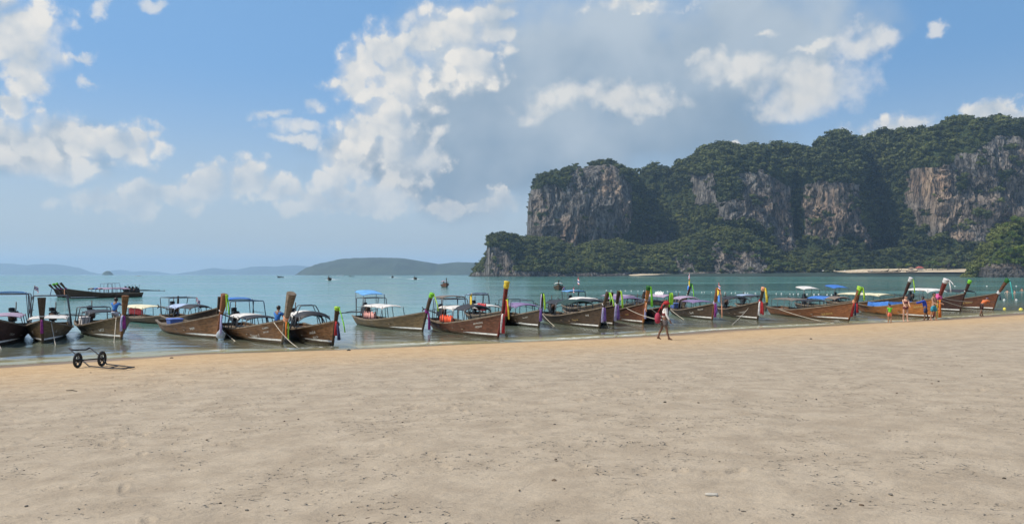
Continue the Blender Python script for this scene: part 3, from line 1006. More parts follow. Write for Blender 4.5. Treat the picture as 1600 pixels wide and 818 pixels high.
for k, (px, py, hh) in enumerate([(1447, 421, 13), (1457, 420, 15), (1465, 421, 12), (1475, 419, 10), (1490, 420, 9), (1512, 419, 9), (1420, 421, 11), (1405, 421, 12)]):
    p = Wp(px, py, 1205)
    tree(p, hh, 'bright green tree standing at the top of the far cove beach', 'trees at the back of the cove beach', k, near=True)

# ---- the rocky knoll at the right edge
top_k = interp([(1532, 436), (1536, 424), (1541, 417), (1548, 414), (1556, 410), (1562, 398), (1570, 382), (1580, 366), (1592, 356), (1605, 350), (1640, 340), (1690, 345), (1740, 380), (1765, 430)])
D_k = interp([(1532, 905), (1541, 890), (1560, 880), (1600, 872), (1765, 880)])
knoll = curtain('rocky_knoll', 1532, 1765, 0.6, 60, top_k, D_k, interp([(1532, 0), (1765, 0)]), lambda p, v: 16 * v + 8 * np.clip((v - .5) / .5, 0, 1) ** 2, -0.4,
                [[(1530, 420), (1552, 417), (1575, 421), (1610, 422), (1765, 423), (1765, 440), (1530, 440)]], [(1575, 418, 20, 5, .5)], 0.62, 23.0, 60, rock_base_z=9)
K = knoll['P']
for k in range(95):
    px = rg.uniform(1550, 1700)
    j = int((px - 1532) / .6)
    i = rg.randint(10, 59)
    q = K[i, j]
    if HY - (q[2] - HC) / q[1] * FPX > 421:
        continue
    tree((q[0], q[1], q[2] - 2.5), (rg.uniform(4.5, 7.5) if px < 1572 else rg.uniform(9, 15)), 'bushy bright green tree on the rocky knoll at the right edge', 'trees on the rocky knoll', k, near=True)
PK, rk_, tk = scatter(knoll, 240, 1.6, 2.8, 8, 0.0, zmin=9)
forest('knoll_scrub', PK, rk_, np.clip(tk + .35, 0, 1), label='low bright scrub between the trees of the rocky knoll')

# ---- islands and hills on the horizon
HILL = M('island_forest', (0.045, 0.065, 0.035), 0.95, 0.45, 0.006)


def hill(name, prof, D, depth, seed, sub=3.0):
    a = np.array(prof, float)
    px = np.arange(a[0, 0], a[-1, 0] + .1, sub)
    zt = np.maximum(HC + (HY - np.interp(px, a[:, 0], a[:, 1])) / FPX * D, 0.5)
    rows = []
    for k in np.linspace(-1, 1, 13):
        f = max(0.0, 1 - abs(k) ** 1.7)
        z = zt * f * (1 + 0.22 * fbm(px / 9, k * 2.2, seed, 3) * (abs(k) > .05)) + 0.022 * zt.max() * fbm(px / 3, k * 5, seed, 3) * (f > 0) - 0.6
        rows.append(np.stack([(px - CX) / FPX * (D + k * depth * .2), np.full_like(px, D) + depth * k * np.clip(zt / zt.max(), .25, 1), z], -1))
    o = link(name, grid_mesh(name, np.stack(rows), HILL, smooth=True))
    tag(o, kind='structure')


hill('long_island', [(462, 429), (470, 423), (482, 417), (500, 411.5), (520, 407), (550, 403), (580, 402), (600, 402), (630, 403), (660, 408), (685, 412), (700, 410.5), (716, 409), (742, 410), (770, 412), (800, 429)], 6200, 700, 1)
hill('distant_hill', [(-120, 420), (-60, 411), (0, 411), (20, 412), (40, 414), (60, 413), (80, 412), (100, 414), (120, 418), (140, 424), (160, 428.5)], 13500, 1400, 2)
hill('distant_hill', [(165, 428.5), (178, 422), (190, 421), (205, 425), (222, 422.5), (245, 424), (272, 428)], 15500, 900, 3)
hill('distant_hill', [(270, 428.2), (300, 424), (320, 420), (335, 418), (352, 420), (372, 421), (388, 417), (410, 415.5), (430, 416), (460, 414), (485, 416), (520, 420), (560, 428)], 14500, 1200, 4)
hill('small_islet', [(159, 429.5), (162, 425.5), (166, 423), (171, 423), (175, 426), (178, 429.5)], 5600, 30, 5, sub=1.0)

# ---- the humid air between here and the islands
b = MB()
b.box((0, 8200, 150.0), (34000, 16800, 318.0))
hz = bpy.data.materials.new('haze')
hz.use_nodes = True
t = NT(hz.node_tree)
vol = t.n('ShaderNodeVolumePrincipled', {'Color': (0.50, 0.75, 1.0, 1), 'Density': 0.000100, 'Anisotropy': 0.2})
t.n('ShaderNodeOutputMaterial', {'Volume': vol.outputs[0]})
ho = b.build('haze', hz)
tag(ho, kind='stuff')

# ---------------------------------------------------------------- longtail boats
def wood(name, col, worn=0.5, rough=0.65):
    m = bpy.data.materials.new(name)
    m.use_nodes = True
    t = NT(m.node_tree)
    co = t.n('ShaderNodeTexCoord').outputs['Object']
    rnd = t.n('ShaderNodeObjectInfo').outputs['Random']
    co2 = t.v('ADD', co, t.n('ShaderNodeCombineXYZ', {0: t.m('MULTIPLY', rnd, 40.0), 1: 0.0, 2: 0.0}).outputs[0])
    grain = t.noise(t.v('MULTIPLY', co2, (0.9, 9.0, 16.0)), 1.0, 5.0, 0.62)
    patch = t.noise(co2, 1.5, 5.0, 0.6)
    c = t.mix(t.mr(grain, 0.3, 0.72), tuple(x * 0.55 for x in col), tuple(x * 1.25 for x in col))
    c = t.mix(t.mr(patch, 0.52, 0.72, 0.0, worn), c, (0.17, 0.128, 0.078))
    c = t.mix(t.mr(t.noise(co2, 4.0, 4.0, 0.7), 0.58, 0.74, 0.0, 0.6), c, tuple(x * 0.3 for x in col))
    z = t.n('ShaderNodeSeparateXYZ', {0: co}).outputs[2]
    slime = t.mr(t.m('ADD', z, t.m('MULTIPLY', t.m('SUBTRACT', patch, 0.5), 0.25)), 0.06, 0.18, 0.8, 0.0)
    c = t.mix(slime, c, (0.035, 0.032, 0.018))
    bp = t.n('ShaderNodeBump', {'Height': grain, 'Distance': 0.012, 'Strength': 0.7})
    b = t.n('ShaderNodeBsdfPrincipled', {'Base Color': c, 'Roughness': t.mr(patch, 0.3, 0.7, rough - .12, rough + .15), 'Normal': bp.outputs[0], 'Specular IOR Level': 0.22})
    t.n('ShaderNodeOutputMaterial', {'Surface': b.outputs[0]})
    return m


HULL = {'olive': wood('olive_brown_wood', (0.135, 0.090, 0.042), .35), 'brown': wood('brown_wood', (0.170, 0.080, 0.032), .25), 'dark': wood('dark_wood', (0.066, 0.041, 0.024), .25),
        'black': wood('black_red_wood', (0.046, 0.020, 0.015), .2), 'red': wood('red_brown_wood', (0.130, 0.050, 0.026), .25), 'orange': wood('orange_wood', (0.38, 0.14, 0.032), .15, .5),
        'rust': wood('rust_wood', (0.205, 0.080, 0.032), .25), 'grey': wood('weathered_wood', (0.18, 0.14, 0.10), .5), 'maroon': wood('maroon_wood', (0.15, 0.025, 0.016), .12, .45)}
CLOTH = {k: M(k + '_cloth', c, 0.85, 0.28, 9.0, bump=0.01, trans=0.25) for k, c in dict(
    green=(0.22, 0.62, 0.04), lime=(0.42, 0.70, 0.06), white=(0.78, 0.76, 0.74), purple=(0.20, 0.10, 0.34), lilac=(0.52, 0.46, 0.66), red=(0.50, 0.03, 0.035),
    pink=(0.85, 0.16, 0.42), orange=(0.85, 0.24, 0.03), yellow=(0.78, 0.60, 0.06), teal=(0.08, 0.48, 0.44), blue=(0.05, 0.17, 0.60), navy=(0.03, 0.035, 0.10),
    magenta=(0.26, 0.03, 0.20), peach=(0.80, 0.38, 0.22), grey=(0.42, 0.45, 0.47), dkgreen=(0.03, 0.15, 0.035), skyblue=(0.16, 0.42, 0.80)).items()}
TARP = {k: M(k + '_tarp', c, 0.6, 0.22, 2.5, bump=0.02, trans=0.15) for k, c in dict(
    white=(0.74, 0.71, 0.66), black=(0.030, 0.030, 0.033), purple=(0.24, 0.17, 0.32), lilac=(0.42, 0.32, 0.42), cream=(0.76, 0.70, 0.48), blue=(0.06, 0.20, 0.58),
    skyblue=(0.17, 0.44, 0.80), dkgreen=(0.015, 0.045, 0.032), paleblue=(0.42, 0.52, 0.70), wood=(0.22, 0.17, 0.13), pink=(0.50, 0.30, 0.36)).items()}
METAL = M('engine_metal', (0.035, 0.035, 0.037), 0.45, 0.5, 9.0, 0.6)
RUST = M('rusty_steel', (0.12, 0.07, 0.05), 0.7, 0.5, 8.0, 0.3)
PIPE = M('painted_pipe', (0.10, 0.11, 0.12), 0.5, 0.3, 5.0, 0.3)
PIPEB = M('blue_pipe', (0.05, 0.10, 0.16), 0.5, 0.3, 5.0)
WHITE = M('white_paint', (0.72, 0.70, 0.66), 0.6, 0.3, 5.0)
LETTER = M('letter_paint', (0.70, 0.67, 0.60), 0.7, 0.35, 14.0)
GOLD = M('gold_paint', (0.55, 0.36, 0.10), 0.6, 0.3, 14.0)
ROPE = M('hemp_rope', (0.46, 0.41, 0.33), 0.9, 0.35, 12.0)
LJ_O = M('orange_vest', (0.80, 0.10, 0.03), 0.75, 0.3, 9.0, bump=.02)
LJ_R = M('red_vest', (0.50, 0.035, 0.04), 0.75, 0.3, 9.0, bump=.02)
LJ_P = M('faded_vest', (0.62, 0.30, 0.26), 0.8, 0.3, 9.0, bump=.02)
FR, FW, FB = M('flag_red', (0.50, 0.03, 0.04), .8, .15), M('flag_white', (0.78, 0.77, 0.75), .8, .1), M('flag_blue', (0.04, 0.05, 0.22), .8, .15)
FY, FSB = M('flag_yellow', (0.75, 0.52, 0.05), .8, .15), M('flag_skyblue', (0.06, 0.24, 0.70), .8, .15)


def sash(path, w0, w1, mat, name, parent, th=0.06, seed=0):
    """gathered cloth hanging in folds"""
    rg = random.Random(seed)
    b = MB()
    n = 12
    rings = []
    ph = [rg.uniform(.6, 1.25) for _ in range(n)]
    path = [Vector(p) for p in path]
    m = len(path)
    for i, p in enumerate(path):
        q = i / (m - 1)
        w = w0 + (w1 - w0) * q ** .8
        ring = []
        for k in range(n):
            a = 2 * math.pi * k / n
            f = ph[k] if k % 2 else .55 * ph[k]
            ring.append(p + Vector((math.cos(a) * th * (.6 + f * .6), math.sin(a) * w * .5 * (.6 + .4 * f), .02 * math.sin(a * 3 + q * 4))))
        rings.append(ring)
    b.loft(rings)
    return b.build(name, mat, parent)


def flag(parent, base, h, kind, length=.5, hgt=.34, face=0.0, lean=(0, 0)):
    pole = MB().tube([base, (base[0] + lean[0], base[1] + lean[1], base[2] + h)], .013, 5).build('flag_pole', PIPE, parent)
    b = MB()
    bands = [(0, 1 / 6), (1 / 6, 2 / 6), (2 / 6, 4 / 6), (4 / 6, 5 / 6), (5 / 6, 1)] if kind == 'thai' else [(0, 1)]
    mi = {'thai': [0, 1, 2, 1, 0], 'yellow': [0], 'skyblue': [0]}[kind]
    top = Vector((base[0] + lean[0], base[1] + lean[1], base[2] + h))
    ca, sa = math.cos(face), math.sin(face)
    for (a, c), k in zip(bands, mi):
        for off, flip in ((.004, 0), (-.004, 1)):
            vs = []
            for i in range(7):
                q = i / 6
                wv = .06 * math.sin(q * 7) * (.3 + q)
                for zz in (a, c):
                    x, y = q * length, wv + off
                    vs.append(top + Vector((x * ca - y * sa, x * sa + y * ca, -zz * hgt - .10 * q - .12 * q * q)))
            fs = [(2 * i, 2 * i + 2, 2 * i + 3, 2 * i + 1) for i in range(6)]
            b.add(vs, [f[::-1] for f in fs] if flip else fs, k, True)
    b.build('flag', {'thai': [FR, FW, FB], 'yellow': [FY], 'skyblue': [FSB]}[kind], pole)
    return pole


_textcache = {}


def text_mesh(s):
    if s in _textcache:
        return _textcache[s]
    cu = bpy.data.curves.new('lettering', 'FONT')
    cu.body = s
    cu.size = 1.0
    cu.resolution_u = 2
    o = bpy.data.objects.new('lettering', cu)
    COL.objects.link(o)
    dg = bpy.context.evaluated_depsgraph_get()
    me = bpy.data.meshes.new_from_object(o.evaluated_get(dg))
    V = [tuple(v.co) for v in me.vertices]
    F = [tuple(p.vertices) for p in me.polygons]
    bpy.data.objects.remove(o)
    bpy.data.curves.remove(cu)
    bpy.data.meshes.remove(me)
    _textcache[s] = (V, F)
    return V, F


def smooth(a, b, x):
    q = min(1, max(0, (x - a) / (b - a)))
    return q * q * (3 - 2 * q)


class Hull:
    def __init__(s, L, beam, zb, zs=None, rake=.55):
        s.L, s.b, s.zb, s.rake = L, beam / 2, zb, rake
        s.zm = zs if zs is not None else .40 * zb
        s.strakes = 6

    def sheer(s, t):
        return s.zm + (s.zb - s.zm) * max(0, (t - .28) / .72) ** 1.9 + .12 * max(0, (.3 - t) / .3) ** 1.6

    def half(s, t):
        if t < .42:
            return s.b * (.66 + .34 * math.sin(t / .42 * math.pi / 2))
        return max(.035, s.b * (1 - ((t - .42) / .58) ** 2.7))

    def keel(s, t):
        return -.34 + .22 * smooth(.72, 1, t) + .14 * smooth(.25, 0, t)

    def S(s, t, q, side, off=0.0):
        zs, zk = s.sheer(t), s.keel(t)
        z = zk + (zs - zk) * q
        y = s.half(t) * (q ** .52 if q > 0 else 0)
        if .05 < t < .97:
            y += .010 * ((q * s.strakes) % 1.0) * min(1, (1 - t) * 6)
        x = -s.L * (1 - t) + s.rake * smooth(.55, 1, t) * (z + .1) / 1.2 - .22 * smooth(.2, 0, t) * q * .4
        return Vector((x, side * (y + off), z))

    def build(s, root, mats, detail=True):
        hm, gm, im = mats
        N = 26 if detail else 14
        ts = [i / N for i in range(N + 1)]
        ts[-1] = 1.0
        qs = []
        for k in range(s.strakes):
            qs += [k / s.strakes, (k + .995) / s.strakes]
        qs.append(.9999)
        b = MB()
        for side in (-1, 1):
            rings = [[s.S(t, q, side) for q in qs] for t in ts]
            n = len(qs)
            vs = [p for r in rings for p in r]
            fs = []
            for i in range(N):
                for j in range(n - 1):
                    f = (i * n + j, i * n + j + 1, (i + 1) * n + j + 1, (i + 1) * n + j)
                    fs.append(f if side < 0 else f[::-1])
            b.add(vs, fs, 0, False)
        tr = [s.S(0, q, -1) for q in qs[::-1]] + [s.S(0, q, 1) for q in qs]
        b.add(tr, [tuple(range(len(tr)))], 0)
        b.build('hull', hm, root)
        # inside: sides down to the floor boards, foredeck and stern deck
        b = MB()
        fl = .10
        ins = []
        for t in ts[1:-1]:
            zs, h = s.sheer(t) - .015, s.half(t) - .045
            qf = max(.05, min(.9, (fl - s.keel(t)) / (s.sheer(t) - s.keel(t))))
            hf = max(.02, s.half(t) * qf ** .52 - .05)
            x0 = s.S(t, .9999, 1).x
            zf = fl
            if t > .80:
                zf, hf = zs - .06, max(.02, h)
            if t < .14:
                zf, hf = zs - .10, max(.02, h)
            ins.append([Vector((x0, -max(.02, h), zs)), Vector((x0, -hf, zf)), Vector((x0, hf, zf)), Vector((x0, max(.02, h), zs))])
        vs = [p for r in ins for p in r]
        fs = []
        for i in range(len(ins) - 1):
            for j in range(3):
                fs.append((i * 4 + j, (i + 1) * 4 + j, (i + 1) * 4 + j + 1, i * 4 + j + 1))
        b.add(vs, fs, 0)
        b.build('deck', im, root)
        b = MB()
        for side in (-1, 1):
            rings = []
            for t in ts:
                p = s.S(t, .9999, side)
                w = .085 if t < .97 else .05
                y = abs(p.y)
                rings.append([(p.x, side * (y + .025), p.z - .035), (p.x, side * (y + .025), p.z + .03), (p.x, side * max(0, y - w), p.z + .03), (p.x, side * max(0, y - w), p.z - .035)])
            b.loft(rings if side > 0 else [r[::-1] for r in rings], 0, False)
        b.build('gunwale', gm, root)


def engine(root, x, z, tail=3.2, rise=.1, yaw=0.0, detail=True):
    b = MB()
    b.box((x, 0, z + .22), (.62, .34, .34), top=.92).box((x - .02, 0, z + .46), (.5, .22, .16)).box((x + .36, 0, z + .3), (.08, .36, .38))
    for k in range(4):
        b.box((x - .2 + k * .13, .14, z + .5), (.07, .1, .12))
    b.box((x, 0, z - .02), (.8, .12, .16)).tube([(x - .05, 0, z - .5), (x - .05, 0, z)], .06, 6)
    e = b.build('engine', METAL, root)
    b = MB()
    b.tube([(x + .05, -.05, z + .56), (x + .05, -.05, z + .74)], .15, 10).tube([(x + .05, -.05, z + .74), (x + .05, -.05, z + .77)], [.17, .05], 10)
    b.build('air_filter', METAL, e)
    MB().tube([(x - .22, .1, z + .5), (x - .24, .12, z + .8), (x - .24, .12, z + 1.05)], .026, 6).build('exhaust_pipe', RUST, e)
    MB().tube([(x + .42, -.02, z + .3), (x + .46, -.02, z + .3)], .17, 12).build('flywheel', RUST, e)
    MB().tube([(x + .3, .1, z + .2), (x + .9, .16, z + .34), (x + 1.35, .16, z + .36)], .022, 6).build('tiller', PIPE, e)
    end = Vector((x - tail * math.cos(yaw), tail * math.sin(yaw), z + .15 + rise * tail))
    s = MB().tube([(x - .3, 0, z + .16), (x - .3 - .35 * tail, .35 * tail * math.sin(yaw), z + .17 + .38 * rise * tail), end], [.05, .042, .03], 7)
    s.tube([(x - .2, 0, z + .36), (x - tail * .75, tail * .72 * math.sin(yaw), z + .2 + rise * tail * .78)], .016, 5)
    sh = s.build('propeller_shaft', METAL, root)
    b = MB()
    d = (end - Vector((x, 0, z))).normalized()
    for k in range(3):
        a = k * 2.09
        b.box(end + Vector((0, math.cos(a) * .08, math.sin(a) * .08)), (.02, .15, .07), rot=Matrix.Rotation(a, 3, 'X') @ Matrix.Rotation(.5, 3, 'Y'))
    b.ball(end, .035)
    b.build('propeller', RUST, sh)


def roof(root, h, x0, x1, z, w, col, camber=.16, tilt=0.0, ends=.08, posts=3, name='canopy', zpost=None, pm=None):
    b = MB()
    nx, ny = 10, 8
    for zz, flip in ((.014, 0), (-.014, 1)):
        vs = []
        for i in range(nx + 1):
            q = i / nx
            for j in range(ny + 1):
                u = j / ny * 2 - 1
                sag = -.025 * math.sin(q * math.pi * (posts + 0.0)) ** 2
                hang = -ends * (max(0, abs(q * 2 - 1) - .86) / .14) ** 2
                vs.append((x0 + (x1 - x0) * q, u * w / 2, z + tilt * (q - .5) + camber * (1 - u * u) - .04 * (abs(u) > .99) + sag + hang + zz))
        fs = []
        for i in range(nx):
            for j in range(ny):
                a = i * (ny + 1) + j
                f = (a, a + ny + 1, a + ny + 2, a + 1)
                fs.append(f[::-1] if flip else f)
        b.add(vs, fs, 0, True)
    b.build(name, TARP[col], root)
    pm = pm or PIPE
    for k in range(posts):
        q = k / (posts - 1)
        x = x0 + .08 + (x1 - x0 - .16) * q
        for side in (-1, 1):
            t = min(.95, max(.05, (x + h.L) / h.L))
            zg = h.sheer(t)
            yb = max(.1, min(h.half(t) - .05, w / 2 + .1))
            MB().tube([(x, side * yb, zg - .1), (x, side * (w / 2 - .04), z + tilt * (q - .5) + .01)], .021, 5).build('canopy_post', pm, root)


def pipe_frame(root, h, x0, x1, z, w, pm=None, lean=.15, bars=1):
    pm = pm or PIPE
    b = MB()
    for x in (x0, x1):
        t = min(.95, max(.05, (x + h.L) / h.L))
        zg = h.sheer(t)
        yb = h.half(t) - .05
        dx = lean * (1 if x == x0 else -1)
        b.tube([(x - dx, -yb, zg), (x, -w / 2, z - .05), (x, -w / 2 + .05, z), (x, w / 2 - .05, z), (x, w / 2, z - .05), (x - dx, yb, zg)], .026, 6)
    for side in (-1, 1):
        b.tube([(x0, side * (w / 2 - .05), z), (x1, side * (w / 2 - .05), z)], .022, 6)
        for k in range(bars):
            zz = z - (z - h.zm) * (.45 + .25 * k)
            b.tube([(x0, side * w / 2, zz), (x1, side * w / 2, zz)], .016, 5)
    b.build('pipe_frame', pm, root)


def lettering(root, h, text, t0, size, q0, side, mat=None, slope=0.0):
    V, F = text_mesh(text)
    me = bpy.data.meshes.new('lettering')
    mx = max(v[0] for v in V)
    vs = []
    for (x, y, z) in V:
        xx = (mx - x) if side > 0 else x
        t = t0 + xx * size / h.L
        q = q0 + y * size / (h.sheer(t) - h.keel(t)) + slope * (t - t0)
        vs.append(h.S(min(t, .985), min(.96, max(.02, q)), side, .016))
    me.from_pydata(vs, [], F)
    me.materials.append(mat or LETTER)
    link('lettering', me, root)


VEST = {}


def vest_mesh(mat):
    if mat.name in VEST:
        return VEST[mat.name]
    b = MB()
    for sx in (-1, 1):
        b.loft([[(sx * .13 + .085 * math.cos(a) * k, .05 * math.sin(a) * k + .02, zz) for a in [i * math.pi / 4 for i in range(8)]] for zz, k in ((0, .7), (.03, 1), (.22, 1.05), (.40, .95), (.50, .55))])
    b.loft([[(.2 * math.cos(a), .055 * math.sin(a) - .03, zz) for a in [i * math.pi / 4 for i in range(8)]] for zz in (.02, .2, .38)])
    b.tube([(-.22, .075, .14), (0, .085, .13), (.22, .075, .14)], .018, 5)
    VEST[mat.name] = b.mesh('life_jacket', mat)
    return VEST[mat.name]


BOATS = {}


def boat(key, label, bow, sx, ysh, ypr, L=8.0, beam=1.95, near_stern=False, hull='olive', gun='grey', prow=None, pw=(.16, .24), lean=.32, band=None, topband=None, strap=None,
         sashes=(), tops=(), roofs=(), frames=(), awn=(), eng=True, tail=(3.0, .06, 0.0), text=(), stripe=True, flags=(), detail=True, group='longtail boats moored along the beach', curve=0.0, zs=None, heading=None):
    B = sea(*bow)
    D = B.y
    k = (sx - CX) / FPX
    # the stern stands L behind the bow on the column sx
    a_, b_, c_ = k * k + 1, -2 * (B.x * k + B.y), B.x ** 2 + B.y ** 2 - L * L
    disc = b_ * b_ - 4 * a_ * c_
    Y = (-b_ + (-1 if near_stern else 1) * math.sqrt(max(0, disc))) / (2 * a_)
    Sx, Sy = k * Y, Y
    rz = math.atan2(B.y - Sy, B.x - Sx)
    zb = HC - (ysh - HY) / FPX * D
    zt = HC - (ypr - HY) / FPX * D
    root = empty('longtail_boat' if group != 'far' else 'longtail_boat', B, rz)
    tag(root, label, 'boat', group)
    h = Hull(L, beam, zb, zs)
    h.build(root, (HULL[hull], HULL[gun], HULL['grey' if hull != 'orange' else 'brown']), detail)
    # stem timber and tall prow in one carved piece
    pm = HULL[prow or hull]
    b = MB()
    rings = []
    pts = []
    for z, w, dpt in ((-.14, .05, .10), (.0, .055, .11), (zb * .55, .06, .12), (zb - .06, .07, .15)):
        pts.append((h.rake * (z + .1) / 1.2, z, w, dpt))
    x1 = pts[-1][0] + .02
    n = 5
    for i in range(1, n + 1):
        q = i / n
        z = zb - .06 + (zt - zb + .06) * q
        pts.append((x1 + lean * (zt - zb) * (q + curve * q * (1 - q)), z, .07 + (pw[0] / 2 - .07) * q ** .8, pw[1] * (.62 + .38 * q)))
    tl = lean * .6
    for (x, z, w, dpt) in pts:
        c = .3
        prof = [(dpt / 2, -w * c), (dpt / 2, w * c), (dpt * .3, w), (-dpt * .3, w), (-dpt / 2, w * c), (-dpt / 2, -w * c), (-dpt * .3, -w), (dpt * .3, -w)]
        up = z > zb
        rings.append([(x + px_, py_, z - (px_ * tl if up else 0)) for px_, py_ in prof])
    b.loft(rings, 0, False)
    b.build('prow', pm, root)

    def prow_at(q, grow):
        z = zb + (zt - zb) * q
        x = x1 + lean * (zt - zb) * (q + curve * q * (1 - q))
        w = (.07 + (pw[0] / 2 - .07) * max(0, q) ** .8) + grow
        d = pw[1] * (.62 + .38 * q) / 2 + grow
        return [(x + d * math.cos(a), w * math.sin(a) * 1.05, z - d * math.cos(a) * tl) for a in [i * math.pi / 6 for i in range(12)]], x, z, w, d

    def wrap(q0, q1, mat, name, grow=.03):
        bb = MB()
        rr = []
        m = 5
        for i in range(m + 1):
            rr.append(prow_at(q0 + (q1 - q0) * i / m, grow * (.6 + .7 * ((i * 7) % 3) / 2))[0])
        bb.loft(rr)
        return bb.build(name, mat, root)
    if band:
        wrap(-.06, .10, CLOTH[band], 'prow_cloth', .035)
    if strap:
        wrap(.16, .20, CLOTH[strap], 'prow_cloth', .025)
    if topband:
        wrap(.80, 1.02, CLOTH[topband], 'top_cloth', .03)
    for i, (q, colr, ln, w, dx, dy) in enumerate(sashes):
        _, x, z, ww, d = prow_at(q, .02)
        yy = dy
        p0 = Vector((x + d * .9 + .01, yy * .4, z))
        path = [p0, p0 + Vector((.06 + dx * .2, yy * .4, -.06)), p0 + Vector((.05 + dx * .5, yy * .6, -.4 * ln)), p0 + Vector((.02 + dx * .8, yy * .6, -.7 * ln)), p0 + Vector((dx, yy * .6, -ln))]
        sash(path, .07, w, CLOTH[colr], 'sash', root, .035 + .02 * w, i + len(label))
    for i, (colr, ln, w, dx, dy) in enumerate(tops):
        _, x, z, ww, d = prow_at(.97, .02)
        p0 = Vector((x + d * .6, dy * .3, z + .02))
        path = [p0 + Vector((-d, 0, 0)), p0 + Vector((.05, dy * .5, .0)), p0 + Vector((.08 + dx * .3, dy * .8, -.3 * ln)), p0 + Vector((.05 + dx * .7, dy, -.65 * ln)), p0 + Vector((dx, dy, -ln))]
        sash(path, w * .8, w, CLOTH[colr], 'garland', root, .04, i + 3 * len(label))
    for (x0, x1_, dz, w, colr, *rest) in roofs:
        kw = rest[0] if rest else {}
        roof(root, h, x0, x1_, zb + dz, w, colr, **kw)
    for (x0, x1_, dz, w, *rest) in frames:
        pipe_frame(root, h, x0, x1_, zb + dz, w, *(rest or []))
    for (x0, x1_, dz, w, colr, tilt) in awn:
        roof(root, h, x0, x1_, zb + dz, w, colr, camber=.05, tilt=tilt, posts=2, name='awning', ends=.02)
    if eng:
        engine(root, -L + .55, h.sheer(.06) + .12, tail[0], tail[1], tail[2])
    if stripe:
        b = MB()
        for side in (-1, 1):
            top, bot = [], []
            for i in range(9):
                t = .64 + .355 * i / 8
                zz = .16 + .02 * i / 8
                f = h.sheer(t) - h.keel(t)
                top.append(h.S(t, (zz + .045 * min(1, i / 3) - h.keel(t)) / f, side, .016))
                bot.append(h.S(t, (zz - .035 * min(1, i / 3) - h.keel(t)) / f, side, .016))
            vs = top + bot
            fs = [(i, i + 1, 10 + i, 9 + i) for i in range(8)]
            b.add(vs, fs if side > 0 else [f[::-1] for f in fs], 0)
        b.build('waterline_stripe', WHITE, root)
    for tx in text:
        s, t0, size, q0 = tx[:4]
        mt = tx[4] if len(tx) > 4 else None
        for side in (-1, 1):
            lettering(root, h, s, t0, size, q0, side, mt, 0.0)
    for f in flags:
        flag(root, *f)
    if detail:
        for x in (-L * .62, -L * .47, -L * .33):
            t = (x + L) / L
            MB().box((x, 0, .32), (.24, 2 * h.half(t) * .86, .035)).build('bench', HULL['grey'], root)
    BOATS[key] = (root, h, rz, D, zb, zt)
    return root


def in_boat(key, x, y, z):
    root, h, rz = BOATS[key][:3]
    c, s = math.cos(rz), math.sin(rz)
    return Vector((root.location.x + x * c - y * s, root.location.y + x * s + y * c, z))


g_ = {}
boat('A', 'dark red black longtail boat cut off by the left edge, bow towards the sand', (-6, 541), 22, 497, 462, 7.5, 2.1, hull='black', prow='dark', band='white',
     sashes=[(.0, 'navy', .5, .12, .05, .05)], roofs=[(-5.6, -3.0, -.05, 1.4, 'lilac', dict(camber=.08))], frames=[(-6.4, -5.2, .95, 1.7)], awn=[(-7.2, -5.8, 1.0, 1.4, 'skyblue', .1)], text=[('LUCKY', .80, .14, .55)])
boat('B', 'olive brown longtail boat seen head-on, bare pipe frame behind its broad prow', (67, 536), 84, 499, 464, 7.6, 2.1, hull='olive', prow='dark', pw=(.34, .20), lean=.12, strap='white',
     sashes=[(.02, 'magenta', .62, .13, .0, 0)], roofs=[(-5.2, -3.0, -.05, 1.7, 'white', dict(camber=.03))], frames=[(-5.4, -4.4, 1.0, 1.55, None, .25)],
     flags=[((-4.4, -.75, 1.9), .75, 'thai', .32, .2, 2.6, (0, .08))], text=[('12', .84, .16, .60)])
boat('C', 'olive longtail boat turned bow to the sand, a boatman in blue behind its prow', (189, 530), 138, 492, 461, 7.6, 2.1, hull='olive', prow='brown', pw=(.30, .24), lean=0.30,
     sashes=[(.02, 'lilac', .75, .12, .04, -.16), (.0, 'magenta', .62, .18, .02, -.02)], roofs=[(-5.4, -3.4, .02, 1.5, 'black', dict(camber=.08))], frames=[(-6.6, -5.8, .2, 1.5)], text=[('W927', .76, .20, .55)],
     tail=(2.6, .02, -.5))
for i, (p, sx_, lab) in enumerate([((91, 463.9), 203, 'farthest of the four longtail boats rafted side by side out in the bay'), ((98, 464.6), 209, 'third from the front of the four longtail boats rafted out in the bay'),
                                   ((104, 465.4), 214, 'second of the four rafted longtail boats, green cloth on its prow'), ((111, 466.4), 220, 'front hull of the raft of four dark longtail boats out in the bay')]):
    boat('D%d' % i, lab, p, sx_, 450.5, [444, 443, 442, 441.5][i], 9.6, 1.7, hull='dark' if i != 1 else 'black', prow='dark', pw=(.22, .30), lean=.9, band='magenta' if i else None,
         topband='green' if i in (1, 2) else None, sashes=[(.0, 'peach', .9, .16, .05, 0)] if i == 3 else [(.0, 'navy', 1.0, .16, .3, 0)] if i == 0 else [],
         roofs=[(-7.6, -4.0, -.10, 1.4, ['wood', 'blue', 'pink', 'lilac'][i])], frames=[(-6.2, -5.2, .65, 1.2)] if i in (1, 3) else [], tail=(4.2, -.02, [.12, 0, -.1, -.02][i]), near_stern=False,
         stripe=i == 3, group='longtail boats rafted together in the bay')
boat('E', 'longtail boat with a long cream canopy and red side panel, behind the olive one', (274, 507), 204, 489, 462, 7.6, 1.9, hull='dark', prow='dark', pw=(.10, .12), lean=.05, band='navy',
     roofs=[(-7.0, -3.2, .28, 1.7, 'cream', dict(posts=4, camber=.12))], eng=False, stripe=False)
